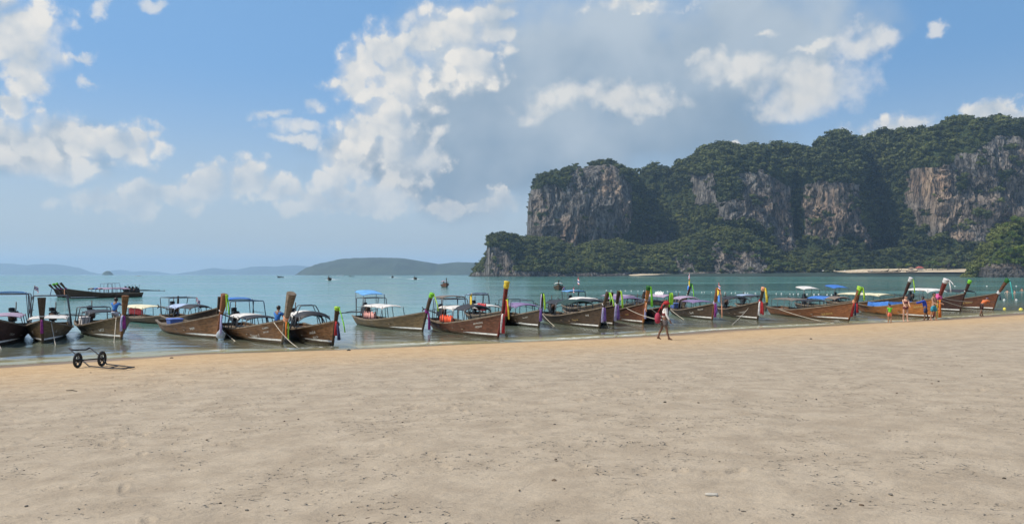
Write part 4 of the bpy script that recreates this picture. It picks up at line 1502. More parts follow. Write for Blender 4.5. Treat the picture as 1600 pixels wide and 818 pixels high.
boat('F', 'dark longtail boat with blue tarpaulin canopy and small Thai flag, half hidden behind another', (335, 517), 266, 480, 463, 8.0, 1.9, hull='dark', prow='dark', lean=.25,
     roofs=[(-6.4, -4.6, -.12, 1.5, 'paleblue'), (-4.2, -2.2, -.08, 1.3, 'black')], frames=[(-7.2, -5.4, .42, 1.7)], flags=[((-4.6, .5, 1.0), .8, 'thai', .34, .22, .3)], stripe=False)
boat('G', 'brown longtail boat with thick bare prow and a pale bag hanging at its bow', (338, 529), 263, 490, 459, 7.8, 2.0, hull='brown', prow='rust', pw=(.30, .36), lean=.55, strap='white', curve=.3,
     sashes=[(.0, 'lilac', 1.05, .16, .03, -.05)], tops=[('green', .95, .07, .25, .06), ('lime', .75, .05, .12, .0)], eng=False, text=[('SAIJAI', .74, .16, .62)])
boat('H', 'brown longtail boat with white lettering, tall bare flaring prow, boatman on deck', (440, 537), 362, 498, 457, 8.0, 2.1, hull='brown', prow='grey', pw=(.36, .46), lean=.62,
     band='peach', sashes=[(-.05, 'orange', .75, .07, .02, -.05), (-.08, 'lime', .8, .06, .05, .06)], roofs=[(-6.0, -4.3, -.06, 1.5, 'white', dict(camber=.10)), (-4.3, -2.8, -.08, 1.5, 'black', dict(camber=.10))],
     frames=[(-6.9, -5.2, .68, 1.7, PIPEB)], awn=[(-7.2, -6.4, .76, 1.4, 'blue', -.05)], text=[('Thapor 1', .70, .21, .50), ('CABIN', .84, .13, .78), ('RAI LAY', .84, .11, .62)])
boat('I', 'dark brown longtail boat with bright green cloth capping its prow', (519, 539), 456, 500, 479, 7.6, 2.0, hull='brown', prow='dark', pw=(.18, .24), lean=0.40, topband='lime',
     sashes=[(-.02, 'red', .62, .22, .10, -.04), (-.1, 'navy', .75, .16, .36, .02)], tops=[('green', 1.05, .05, .85, .05)], roofs=[(-5.4, -4.4, .06, 1.5, 'white', dict(camber=.18)), (-4.4, -2.9, .05, 1.5, 'black', dict(camber=.2, ends=.16))],
     frames=[(-4.8, -4.2, .52, .8)], text=[('ANDA', .78, .17, .66), ('BEACH', .80, .14, .46)])
boat('J', 'olive longtail boat with sky blue awning and white canopy, green prow tip', (659, 518), 565, 486, 458, 8.0, 1.9, hull='olive', prow='dark', pw=(.17, .26), lean=0.60, curve=-.4, topband='green', band='magenta',
     sashes=[(-.02, 'magenta', .95, .2, .14, .03)], tops=[('lime', .9, .05, .5, .05)], roofs=[(-6.6, -3.5, .14, 1.45, 'white', dict(camber=.10))],
     awn=[(-7.4, -6.1, .92, 1.5, 'skyblue', -.22)], frames=[(-7.1, -6.0, .6, 1.5)], tail=(3.4, -.06, -.1))
boat('K', 'red-brown longtail boat with yellow striped cloth round its prow and red-white sash', (777, 528), 684, 489, 440, 8.2, 2.0, hull='red', prow='maroon', pw=(.19, .26), lean=0.30,
     sashes=[(.0, 'white', .92, .14, -.04, -.12), (.0, 'red', .95, .2, .02, -.02), (.45, 'yellow', .95, .09, .26, .05), (.42, 'red', .75, .26, .1, .06)], strap=None, topband='yellow',
     roofs=[(-6.4, -3.9, .10, 1.6, 'white', dict(camber=.1)), (-3.9, -2.3, .10, 1.6, 'black', dict(camber=.24))], frames=[(-6.9, -5.5, .55, 1.5)],
     awn=[(-6.9, -5.6, .68, 1.4, 'wood', .0)], flags=[((-3.2, 0, 1.25), .95, 'yellow', .2, .5, -.6)], text=[('BOTHONG', .79, .13, .76), ('MEDAY', .80, .15, .60)])
boat('Lz', 'longtail boat hidden behind the red-brown one, white canopy and white-blue awning', (788, 508), 738, 484, 466, 7.8, 1.8, hull='dark', prow='dark', lean=.1,
     roofs=[(-6.2, -3.0, .05, 1.6, 'white')], awn=[(-7.4, -5.9, .85, 1.4, 'paleblue', .15)], frames=[(-7.2, -5.9, .8, 1.4)], tops=[('green', .5, .06, .1, .0)], stripe=False)
boat('L', 'dark longtail boat lettered on the bow, purple cloth on its green-tipped prow', (841, 512), 789, 483, 458, 7.6, 1.9, hull='dark', prow='dark', pw=(.20, .22), lean=0.24, topband='dkgreen', band='purple',
     sashes=[(.1, 'purple', .75, .22, .05, -.08)], tops=[('lilac', .95, .07, .06, -.12), ('lime', .9, .12, .22, .05)], roofs=[(-5.2, -2.2, .10, 1.6, 'purple')],
     frames=[(-6.4, -3.4, .42, 1.5)], text=[('Amanda', .70, .17, .46), ('Pinon 1977', .80, .11, .72)])
boat('My', 'longtail boat behind with blue awning, tall aerial and Thai flag', (950, 495), 888, 470, 456, 8.4, 1.9, hull='dark', prow='dark', lean=.3,
     roofs=[(-6.6, -3.2, .0, 1.6, 'white')], awn=[(-8.0, -6.4, .62, 1.6, 'skyblue', 0)], frames=[(-7.9, -6.5, .55, 1.6)],
     flags=[((-6.9, .3, 1.4), 1.6, 'thai', .62, .44, -.3, (0, 0)), ((-6.0, -.4, 1.2), 1.0, 'thai', .4, .3, -.5, (0, 0)), ((-8.2, -.4, 1.2), 1.0, 'thai', .3, .3, -1.2, (0, 0))], stripe=False)
boat('M', 'dark longtail boat with dark green canopies and white-purple sash at the bow', (935, 513), 857, 479, 456, 8.0, 1.95, hull='dark', prow='dark', pw=(.20, .26), lean=0.74, strap='white',
     sashes=[(.0, 'lilac', .85, .2, .0, -.1), (.0, 'purple', .8, .2, .05, .04)], tops=[('lime', .75, .10, .42, .1), ('green', .5, .08, .2, .02)],
     roofs=[(-6.8, -4.6, .04, 1.7, 'black', dict(camber=.2)), (-4.6, -2.4, .12, 1.7, 'dkgreen', dict(camber=.2))], text=[('Thanyarat', .70, .15, .60, GOLD), ('916', .86, .16, .72)])
boat('N', 'dark longtail boat between two others, long green cloth on its prow', (957, 509), 893, 475, 454, 8.0, 1.9, hull='dark', prow='dark', pw=(.22, .26), lean=0.50, band='white',
     sashes=[(.0, 'lilac', .98, .22, -.02, -.12), (.0, 'purple', .9, .22, .06, .04)], tops=[('lime', 1.0, .13, .16, .1)], roofs=[(-5.8, -2.9, .04, 1.5, 'black')], text=[('VANDEE', .80, .13, .66)], eng=False)
boat('Oy', 'longtail boat with long purple canopy behind the orange-prowed one', (1001, 492), 946, 470, 458, 8.2, 1.9, hull='dark', prow='dark', lean=.2, roofs=[(-7.2, -2.6, .30, 1.7, 'lilac', dict(posts=4, camber=.1))], stripe=False)
boat('O', 'red-brown longtail boat with orange prow, long green cloth and mooring rope', (1004, 506), 951, 472, 447, 8.0, 1.95, hull='red', prow='orange', pw=(.24, .32), lean=0.50, topband='dkgreen', strap='white',
     sashes=[(.0, 'peach', .55, .14, .03, -.05), (-.35, 'lilac', .65, .18, .05, -.05)], tops=[('green', 1.25, .16, .12, .1)], roofs=[(-6.0, -2.4, .12, 1.7, 'purple', dict(posts=4))],
     text=[('Pranee', .76, .15, .62, GOLD)], eng=False)
boat('P', 'black longtail boat behind the walker, green cloth tied on its prow', (1041, 504), 992, 476, 457, 8.0, 1.9, hull='black', prow='black', pw=(.20, .26), lean=0.48, band='dkgreen',
     tops=[('lime', .75, .2, -.05, .05), ('green', .9, .12, .02, -.08)], roofs=[(-5.6, -2.6, .1, 1.6, 'black')])
boat('Qy', 'longtail boat further out with lilac canopy and flags flying from its prow', (1069, 479), 1003, 464, 443, 8.4, 1.9, hull='dark', prow='black', pw=(.20, .26), lean=.55, strap='white', topband='dkgreen',
     tops=[('green', 1.3, .10, .35, .05)], roofs=[(-6.6, -2.4, .0, 1.8, 'lilac', dict(posts=4, camber=.2))],
     flags=[((1.0, 0, 2.2), 1.1, 'thai', .55, .36, 2.7), ((1.0, .03, 2.2), .55, 'yellow', .25, .5, -1.0), ((.98, -.05, 2.0), .28, 'skyblue', .4, .4, 2.9)], stripe=False)
boat('Q', 'dark longtail boat with white lettering, brown prow flying yellow and blue flags', (1112, 500), 1056, 473, 450, 8.2, 1.95, hull='dark', prow='rust', pw=(.24, .34), lean=0.60, band='lilac',
     sashes=[(.0, 'magenta', .95, .18, .05, -.03), (.0, 'purple', .7, .16, .1, .05)], tops=[('peach', 1.95, .09, .25, .12)],
     roofs=[(-4.6, -1.8, .02, 1.5, 'purple', dict(camber=.08)), (-6.8, -4.8, .16, 1.6, 'lilac')], flags=[((.9, .05, 2.1), .55, 'thai', .4, .3, -.2, (.3, 0)), ((1.0, 0, 1.9), .42, 'yellow', .42, .42, -.3, (.2, 0)), ((1.05, .05, 1.7), .26, 'skyblue', .55, .42, -.4, (.25, 0))],
     text=[('Saorifi', .68, .22, .62), ('8 www', .82, .18, .76)])
boat('Ry', 'small longtail boat partly hidden, pale blue awning and black hood', (1196, 486), 1158, 472, 462, 7.4, 1.8, hull='dark', prow='dark', roofs=[(-4.4, -2.2, .42, 1.3, 'black', dict(camber=.12))],
     awn=[(-6.6, -4.2, .50, 1.5, 'paleblue', 0)], stripe=False)
boat('R', 'grey-brown longtail boat with yellow cloth on its prow and red-white sashes', (1183, 500), 1130, 470, 449, 8.2, 1.95, hull='dark', gun='grey', prow='dark', pw=(.20, .26), lean=0.66, topband='peach', band='red',
     sashes=[(.0, 'white', .95, .18, .0, -.12), (.0, 'red', .85, .22, .06, .02), (.0, 'red', .9, .14, .14, .1)], tops=[('yellow', .95, .17, .22, .1)], roofs=[(-6.4, -4.0, .02, 1.6, 'black', dict(camber=.18))],
     text=[('Chaiyapon 1', .74, .16, .60)])
boat('Sy', 'longtail boat behind with grey-white awning and blue tarpaulin cover', (1334, 490), 1252, 468, 447, 8.6, 1.9, hull='dark', prow='black', pw=(.20, .26), lean=.2, topband='white',
     roofs=[(-6.2, -3.2, .0, 1.6, 'blue'), (-3.2, -1.6, .05, 1.5, 'wood')], awn=[(-8.2, -6.6, .85, 1.6, 'white', -.2)], stripe=False)
boat('S', 'long rust-brown longtail boat, green garland on its prow, dark red sashes', (1325, 501), 1210, 471, 448, 9.2, 2.1, hull='rust', prow='rust', pw=(.24, .36), lean=0.60, band='peach', curve=.3,
     sashes=[(-.05, 'red', .95, .22, -.22, -.1), (-.05, 'navy', .85, .16, .0, .02), (-.02, 'red', .7, .2, .1, .1)], tops=[('lime', .85, .14, .14, .1), ('green', .5, .14, -.2, -.05)], topband='lime',
     roofs=[(-8.4, -5.4, -.02, 1.7, 'wood', dict(camber=.06, posts=4)), (-5.2, -3.4, -.05, 1.5, 'black', dict(camber=.06))], eng=False, text=[('SUKANYA', .76, .20, .50, GOLD)])
boat('U', 'longtail boat with long cream canopy and blue awning, dark white-topped prow', (1404, 486), 1300, 463, 434, 9.4, 1.95, hull='dark', prow='black', pw=(.24, .30), lean=0.55, topband='white',
     tops=[('lime', 1.2, .10, .2, .08)], roofs=[(-7.4, -1.4, .10, 1.8, 'cream', dict(posts=5, camber=.12))], awn=[(-9.4, -7.8, .75, 1.7, 'blue', -.25)], stripe=False)
boat('V', 'dark longtail boat with pale sagging canopy, green-tipped black prow', (1499, 487), 1418, 458, 438, 8.8, 1.95, hull='black', prow='black', pw=(.20, .28), lean=0.72, topband='green', strap='white',
     roofs=[(-7.6, -3.4, .20, 1.8, 'white', dict(posts=4, camber=.14, ends=.2))])
boat('T', 'orange varnished longtail boat with blue side cover and pink pompom on red prow', (1457, 497), 1352, 464, 436, 9.0, 2.1, hull='orange', gun='grey', prow='maroon', pw=(.26, .38), lean=0.60, topband='white',
     sashes=[(-.05, 'orange', 1.35, .28, .08, -.05), (-.1, 'yellow', 1.4, .12, -.02, -.2)], tops=[('white', .9, .07, .25, .08), ('white', .4, .06, .5, .1)], eng=False,
     text=[('KRABI', .82, .24, .66, GOLD)])
boat('W', 'dark longtail boat at the right end of the row, teal ribbon on its prow', (1551, 484), 1452, 457, 436, 9.4, 1.95, hull='red', prow='red', pw=(.22, .36), lean=0.95, band='white',
     sashes=[(-.1, 'navy', .5, .14, .15, .05)], tops=[('teal', 1.75, .14, .45, .08)], topband='dkgreen', roofs=[(-6.4, -3.4, .02, 1.7, 'black')], eng=False, text=[('SRI TRANG', .66, .22, .62, GOLD)])

# the two-colour tassel ball and side cover of the orange boat
root, h = BOATS['T'][:2]
b = MB()
rg = random.Random(9)
cpt = Vector((.72, -.05, BOATS['T'][4] + .02))
for k in range(46):
    n = Vector((rg.gauss(0, 1), rg.gauss(0, 1), rg.gauss(0, 1))).normalized()
    b.ball(cpt + n * .19, rg.uniform(.08, .11), 6, 4)
b.build('pompom', CLOTH['pink'], root)
b = MB()
for side in (-1, 1):
    vs = []
    for i in range(11):
        t = .22 + .34 * i / 10
        p = h.S(t, .9999, side)
        vs += [(p.x, p.y * .99, p.z + .02), (p.x, p.y * .93, p.z + .34 + .02 * (i % 2))]
    b.add(vs, [(2 * i, 2 * i + 2, 2 * i + 3, 2 * i + 1) for i in range(10)], 0, True)
b.build('side_cover', TARP['blue'], root)
# the bag at the bow of the brown boat
root = BOATS['G'][0]
b = MB()
pr = [(0, .04), (.06, .09), (.14, .17), (.26, .22), (.38, .20), (.44, .12)]
b.loft([[(.62 + r * math.cos(a) * (1 + .12 * math.sin(3 * a)), -.02 + r * math.sin(a) * (1 + .1 * math.cos(5 * a)), .50 - z) for a in [i * math.pi / 6 for i in range(12)]] for z, r in pr])
b.build('bow_bag', CLOTH['grey'], root)


# life jackets hung over the sides
def vests(key, xs, y, z, mat, labels, group):
    root, h, rz = BOATS[key][:3]
    for i, x in enumerate(xs):
        t = (x + h.L) / h.L
        o = link('life_jacket', vest_mesh(mat), None, in_boat(key, x, y * h.half(t), z + .03 * (i % 2)), rz + (0.15 if i % 2 else -.1))
        tag(o, labels + ', ' + ['first', 'second', 'third', 'fourth', 'fifth', 'sixth'][i] + ' from the stern', 'life jacket', group)


vests('J', [-6.5, -6.05, -5.6, -5.15], -.55, .42, LJ_P, 'faded pink life jacket in the boat with the sky blue awning', 'faded life jackets in the sky blue awning boat')
vests('K', [-6.3, -5.9, -5.5, -5.1, -4.7], -.55, .42, LJ_O, 'bright orange life jacket standing in the red-brown boat', 'orange life jackets in the red-brown boat')
vests('E', [-6.2, -5.8, -5.4, -5.0, -4.6, -4.2], -.6, .48, LJ_R, 'dark red life jacket along the side under the cream canopy', 'red life jackets under the cream canopy')
vests('Lz', [-4.6, -4.1, -3.6, -3.1], -.5, .75, LJ_R, 'red life jacket under the white canopy behind the red-brown boat', 'red life jackets under the white canopy')
vests('Qy', [-4.6, -4.2, -3.8, -3.4], -.5, .9, WHITE, 'white life jacket under the lilac canopy', 'white life jackets under the lilac canopy')


def tub(p, rz, mat, label, d=(.7, .5, .34)):
    t = empty('plastic_tub', p, rz)
    tag(t, label, 'tub')
    b = MB()
    for k in range(2):
        pass
    b.loft([[(x * d[0] / 2 * s, y * d[1] / 2 * s, z) for x, y in ((-1, -.8), (-.85, -1), (.85, -1), (1, -.8), (1, .8), (.85, 1), (-.85, 1), (-1, .8))] for z, s in ((0, .86), (d[2], 1), (d[2], .93), (.03, .8))], 0, False)
    b.build('body', mat, t)
    b = MB()
    b.loft([[(x * d[0] / 2 * s, y * d[1] / 2 * s, d[2] + z) for x, y in ((-1, -.8), (-.85, -1), (.85, -1), (1, -.8), (1, .8), (.85, 1), (-.85, 1), (-1, .8))] for z, s in ((-.03, 1.05), (.02, 1.05), (.045, .9))], 0, False)
    b.build('lid', mat, t)


BLUEP = M('blue_plastic', (0.12, 0.20, 0.52), 0.45, 0.15)
WHITEP = M('white_plastic', (0.66, 0.62, 0.58), 0.45, 0.15)
tub(in_boat('G', -6.3, -.1, .36), BOATS['G'][2], BLUEP, 'blue plastic tub in the stern of the brown boat', (.9, .7, .36))
tub(in_boat('C', -6.8, -.35, .42), BOATS['C'][2] + .2, WHITEP, 'pale plastic box on the stern of the olive boat', (.55, .45, .40))
tub(in_boat('Q', -7.3, -.4, .55), BOATS['Q'][2], BLUEP, 'blue plastic tub in the stern of the dark boat with white lettering', (.9, .5, .36))

# ---- boats out in the bay
boat('f6', 'small red-black longtail boat under way, far out left of the headland', (697, 448.5), 693, 441, 434, 6.5, 2.1, hull='red', prow='dark', pw=(.2, .25), roofs=[(-5, -2.2, .25, 1.7, 'pink')], stripe=False, group='boats out in the bay', detail=False)
boat('f7', 'small longtail boat with pale canopy out in front of the headland', (873, 453), 872, 444, 437, 6.5, 2.1, hull='dark', prow='dark', pw=(.2, .25), roofs=[(-5, -2.2, .15, 1.7, 'white')], frames=[(-5, -3.6, .8, 1.3)], stripe=False, group='boats out in the bay', detail=False)
for kk, (p, sx_, ys, yp, lab) in enumerate([((514, 437.8), 516, 432.5, 430, 'dark boat throwing spray, below the long island'), ((434, 433.4), 443, 431, 429.6, 'dark boat with a trailing wake, near the left end of the long island'),
                                           ((546, 431.9), 555, 430.5, 429.5, 'low dark boat far out under the middle of the long island'), ((613, 433.6), 614, 431, 429.8, 'tiny dark boat with a white wake under the right part of the long island'),
                                           ((648, 436.4), 650, 432.4, 430.5, 'small dark boat with red gear in a white wake, right end of the long island')]):
    boat('w%d' % kk, lab, p, sx_, ys, yp, 8, 2.4, hull='dark', prow='dark', pw=(.3, .4), roofs=[(-5.5, -2.5, .3, 1.8, 'black')], eng=False, stripe=False, group='boats out in the bay', detail=False)
FOAM = M('foam', (0.80, 0.82, 0.82), 0.9, 0.12, 1.0)


def wake(x0, x1, py, w, label):
    D = HC * FPX / (py - HY)
    n = 40
    rg = random.Random(int(x0))
    b = MB()
    vs = []
    for i in range(n + 1):
        q = i / n
        px = x0 + (x1 - x0) * q
        ww = w * (1 - q) ** .7 * rg.uniform(.5, 1.2) + .05
        vs += [((px - CX) / FPX * D, D - ww, .06), ((px - CX) / FPX * D, D, .10 + .35 * (1 - q) ** 3), ((px - CX) / FPX * D, D + ww, .06)]
    fs = []
    for i in range(n):
        for j in (0, 1):
            f = (3 * i + j, 3 * i + j + 1, 3 * i + j + 4, 3 * i + j + 3)
            fs.append(f[::-1])
    b.add(vs, fs, 0, True)
    tag(b.build('wake_foam', FOAM), label, None, None, 'stuff')


wake(436, 456, 433.2, 7, 'white wake behind a far dark boat')
wake(517, 532, 436.6, 6, 'white spray beside a dark boat')
wake(513, 508, 437.2, 3, 'white bow wave of a dark boat')
wake(613, 628, 433.5, 6, 'white wake right of a tiny boat')
wake(612, 605, 433.4, 5, 'white wake left of a tiny boat')
wake(648, 662, 436.0, 5, 'white wake right of a small boat')
wake(647, 634, 435.6, 5, 'white wake left of a small boat')
wake(212, 206, 430.6, 9, 'white wake of a speedboat')


def speedboat(px, py, ln, label):
    p = sea(px, py)
    t = empty('speedboat', p, .1)
    tag(t, label, 'boat', 'white boats on the horizon')
    b = MB()
    b.loft([[(x, y * w, z) for y, z in ((-1, .9 + k), (-.8, 0), (.8, 0), (1, .9 + k))] for x, w, k in ((-ln / 2, 1.2, 0), (0, 1.4, .1), (ln * .3, 1.0, .3), (ln / 2, .1, .7))], 0, False)
    b.build('hull', WHITE, t)
    MB().box((-ln * .1, 0, 1.5), (ln * .4, 1.8, 1.1), top=.75).build('cabin', TARP['paleblue'], t)


speedboat(217, 431.2, 9, 'white speedboat on the horizon at the left')
speedboat(529, 430.6, 11, 'left of two white boats under the long island')
speedboat(534, 430.5, 11, 'right of two white boats under the long island')

# ---- boats pulled up at the far cove, huts, parasols
for kk, (x, D, ln) in enumerate([(1372, 1176, 32), (1390, 1172, 26), (1401, 1170, 14), (1425, 1166, 18)]):
    lab = ['longest dark boat drawn up on the far cove beach', 'middle dark boat of the cove beach group', 'short dark boat at the right of the cove beach group', 'single dark boat further right on the cove beach'][kk]
    t = empty('beached_boat', ((x - CX) / FPX * D, D, 7.0), .05)
    tag(t, lab, 'boat', 'boats on the far cove beach')
    b = MB()
    b.loft([[(q * ln / 2, y * w, z + k) for y, z in ((-1, 1.4), (-.6, 0), (.6, 0), (1, 1.4))] for q, w, k in ((-1, 1.0, .4), (-.5, 1.5, 0), (.3, 1.5, .1), (.8, .8, .7), (1.05, .1, 2.2))], 0, False)
    b.build('hull', HULL['black'], t)
    b = MB()
    b.tube([(ln * .5, 0, 3), (ln * .56, 0, 5.4)], .3, 5)
    b.build('prow', HULL['dark'], t)
RED = M('red_roof', (0.42, 0.09, 0.06), 0.8, 0.3, .3)
WALLM = M('hut_wall', (0.55, 0.48, 0.40), 0.85, 0.2, .3)


def hut(px, D, z, w, dpt, hh, label, mat=None):
    t = empty('beach_hut', ((px - CX) / FPX * D, D, z), .1)
    tag(t, label, 'hut')
    b = MB()
    b.add([(-w / 2, -dpt / 2, hh), (w / 2, -dpt / 2, hh), (w / 2, dpt / 2, hh), (-w / 2, dpt / 2, hh), (-w * .22, 0, hh * 1.75), (w * .22, 0, hh * 1.75)], [(0, 1, 5, 4), (1, 2, 5), (2, 3, 4, 5), (3, 0, 4), (3, 2, 1, 0)])
    b.build('roof', mat or RED, t)
    MB().box((0, .3, hh * .5), (w * .7, dpt * .6, hh)).build('wall', WALLM, t)
    for sx in (-1, 1):
        MB().tube([(sx * w * .44, -dpt * .42, 0), (sx * w * .44, -dpt * .42, hh)], .18, 5).build('post', WALLM, t)
    MB().box((-w * .1, -dpt * .01 , hh * .42), (w * .16, .12, hh * .7)).build('door', HULL['dark'], t)


hut(1437, 1190, 10.0, 11, 7, 3.4, 'red-roofed open hut at the top of the far cove beach')
hut(1424, 1194, 10.2, 7, 5, 2.6, 'small brown-roofed hut left of the red-roofed one', M('thatch', (0.28, 0.20, 0.13), .9, .3, .5))
PAR = [M('parasol_white', (0.72, 0.70, 0.66), .8, .1), M('parasol_cream', (0.66, 0.58, 0.42), .8, .1)]
for k, px in enumerate([1286, 1304, 1320, 1332, 1338, 1347, 1362, 1392, 1412, 1452, 1457]):
    D = 1216
    t = empty('beach_parasol', ((px - CX) / FPX * D, D, 7.2), 0)
    tag(t, 'pale parasol at the foot of the cliff beside the far cove', 'parasol', 'parasols at the far cove')
    b = MB()
    b.tube([(0, 0, 2.0), (0, 0, 2.3), (0, 0, 2.9)], [2.2, 1.7, .1], 8)
    b.build('shade', PAR[k % 2], t)
    MB().tube([(0, 0, 0), (0, 0, 2.2)], .06, 5).build('pole', PIPE, t)

# ---------------------------------------------------------------- boulders at the foot of the rocky knoll
BOULD = M('dark_limestone', (0.055, 0.050, 0.045), .9, .65, .35, bump=.5)
rg = random.Random(51)
for k, (px, py, w, hh) in enumerate([(1541, 430.5, 10, 9), (1549, 431, 12, 13), (1558, 431, 13, 11), (1568, 431.5, 14, 14), (1579, 431, 15, 12), (1591, 432, 14, 15), (1603, 431, 16, 12), (1552, 424, 14, 8), (1572, 422, 18, 8), (1592, 421, 18, 9), (1620, 431, 18, 14), (1640, 431, 20, 12)]):
    D = 872 - 4 * (k % 3) + (12 if k in (7, 8, 9) else 0)
    q = Wp(px, py, D)
    r2 = np.random.default_rng(900 + k)
    b = MB()
    s_ = w / FPX * D / 2
    rings = []
    off = r2.uniform(0, 50)
    for i in range(9):
        e = -1.2 + 2.7 * i / 8
        ring = []
        for u in range(14):
            a = u * 2 * math.pi / 14
            x, y, z = math.cos(e) * math.cos(a), math.cos(e) * math.sin(a), math.sin(e)
            n = 1 + 0.9 * float(fbm(x * 1.3 + off, y * 1.3, z * 1.3, 3)) + 0.5 * float(fbm(x * 4 + off, y * 4, z * 4, 2))
            ring.append((x * s_ * n, y * s_ * n, z * hh / FPX * D * .75 * n))
        rings.append(ring)
    b.loft(rings, 0, False)
    o = b.build('boulder', BOULD, None, q)
    tag(o, 'dark jagged limestone boulder at the foot of the rocky knoll', 'rock', 'boulders under the rocky knoll')

# ---------------------------------------------------------------- people
SKIN_A = M('tanned_skin', (0.36, 0.19, 0.115), 0.55, 0.12, 8)
SKIN_B = M('dark_skin', (0.17, 0.085, 0.05), 0.55, 0.12, 8)
SKIN_C = M('fair_skin', (0.55, 0.32, 0.22), 0.55, 0.12, 8)
HAIR = M('dark_hair', (0.018, 0.014, 0.012), 0.5, 0.3, 30)
EYE = M('eye', (0.02, 0.015, 0.012), 0.2, 0.1)
LIP = M('lip', (0.30, 0.10, 0.08), 0.5, 0.1)


def skin_mesh(name, V, E, Rr, mat, sub=1):
    me = bpy.data.meshes.new(name)
    me.from_pydata([tuple(v) for v in V], E, [])
    o = bpy.data.objects.new(name, me)
    COL.objects.link(o)
    md = o.modifiers.new('skin', 'SKIN')
    md.use_smooth_shade = True
    sv = me.skin_vertices[0].data
    for i, r in enumerate(Rr):
        sv[i].radius = (r, r) if not isinstance(r, tuple) else r
    sv[0].use_root = True
    s = o.modifiers.new('sub', 'SUBSURF')
    s.levels = sub
    s.render_levels = sub
    dg = bpy.context.evaluated_depsgraph_get()
    ev = bpy.data.meshes.new_from_object(o.evaluated_get(dg))
    ev.name = name
    bpy.data.objects.remove(o)
    bpy.data.meshes.remove(me)
    ev.materials.clear()
    ev.materials.append(mat)
    for p in ev.polygons:
        p.use_smooth = True
    return ev


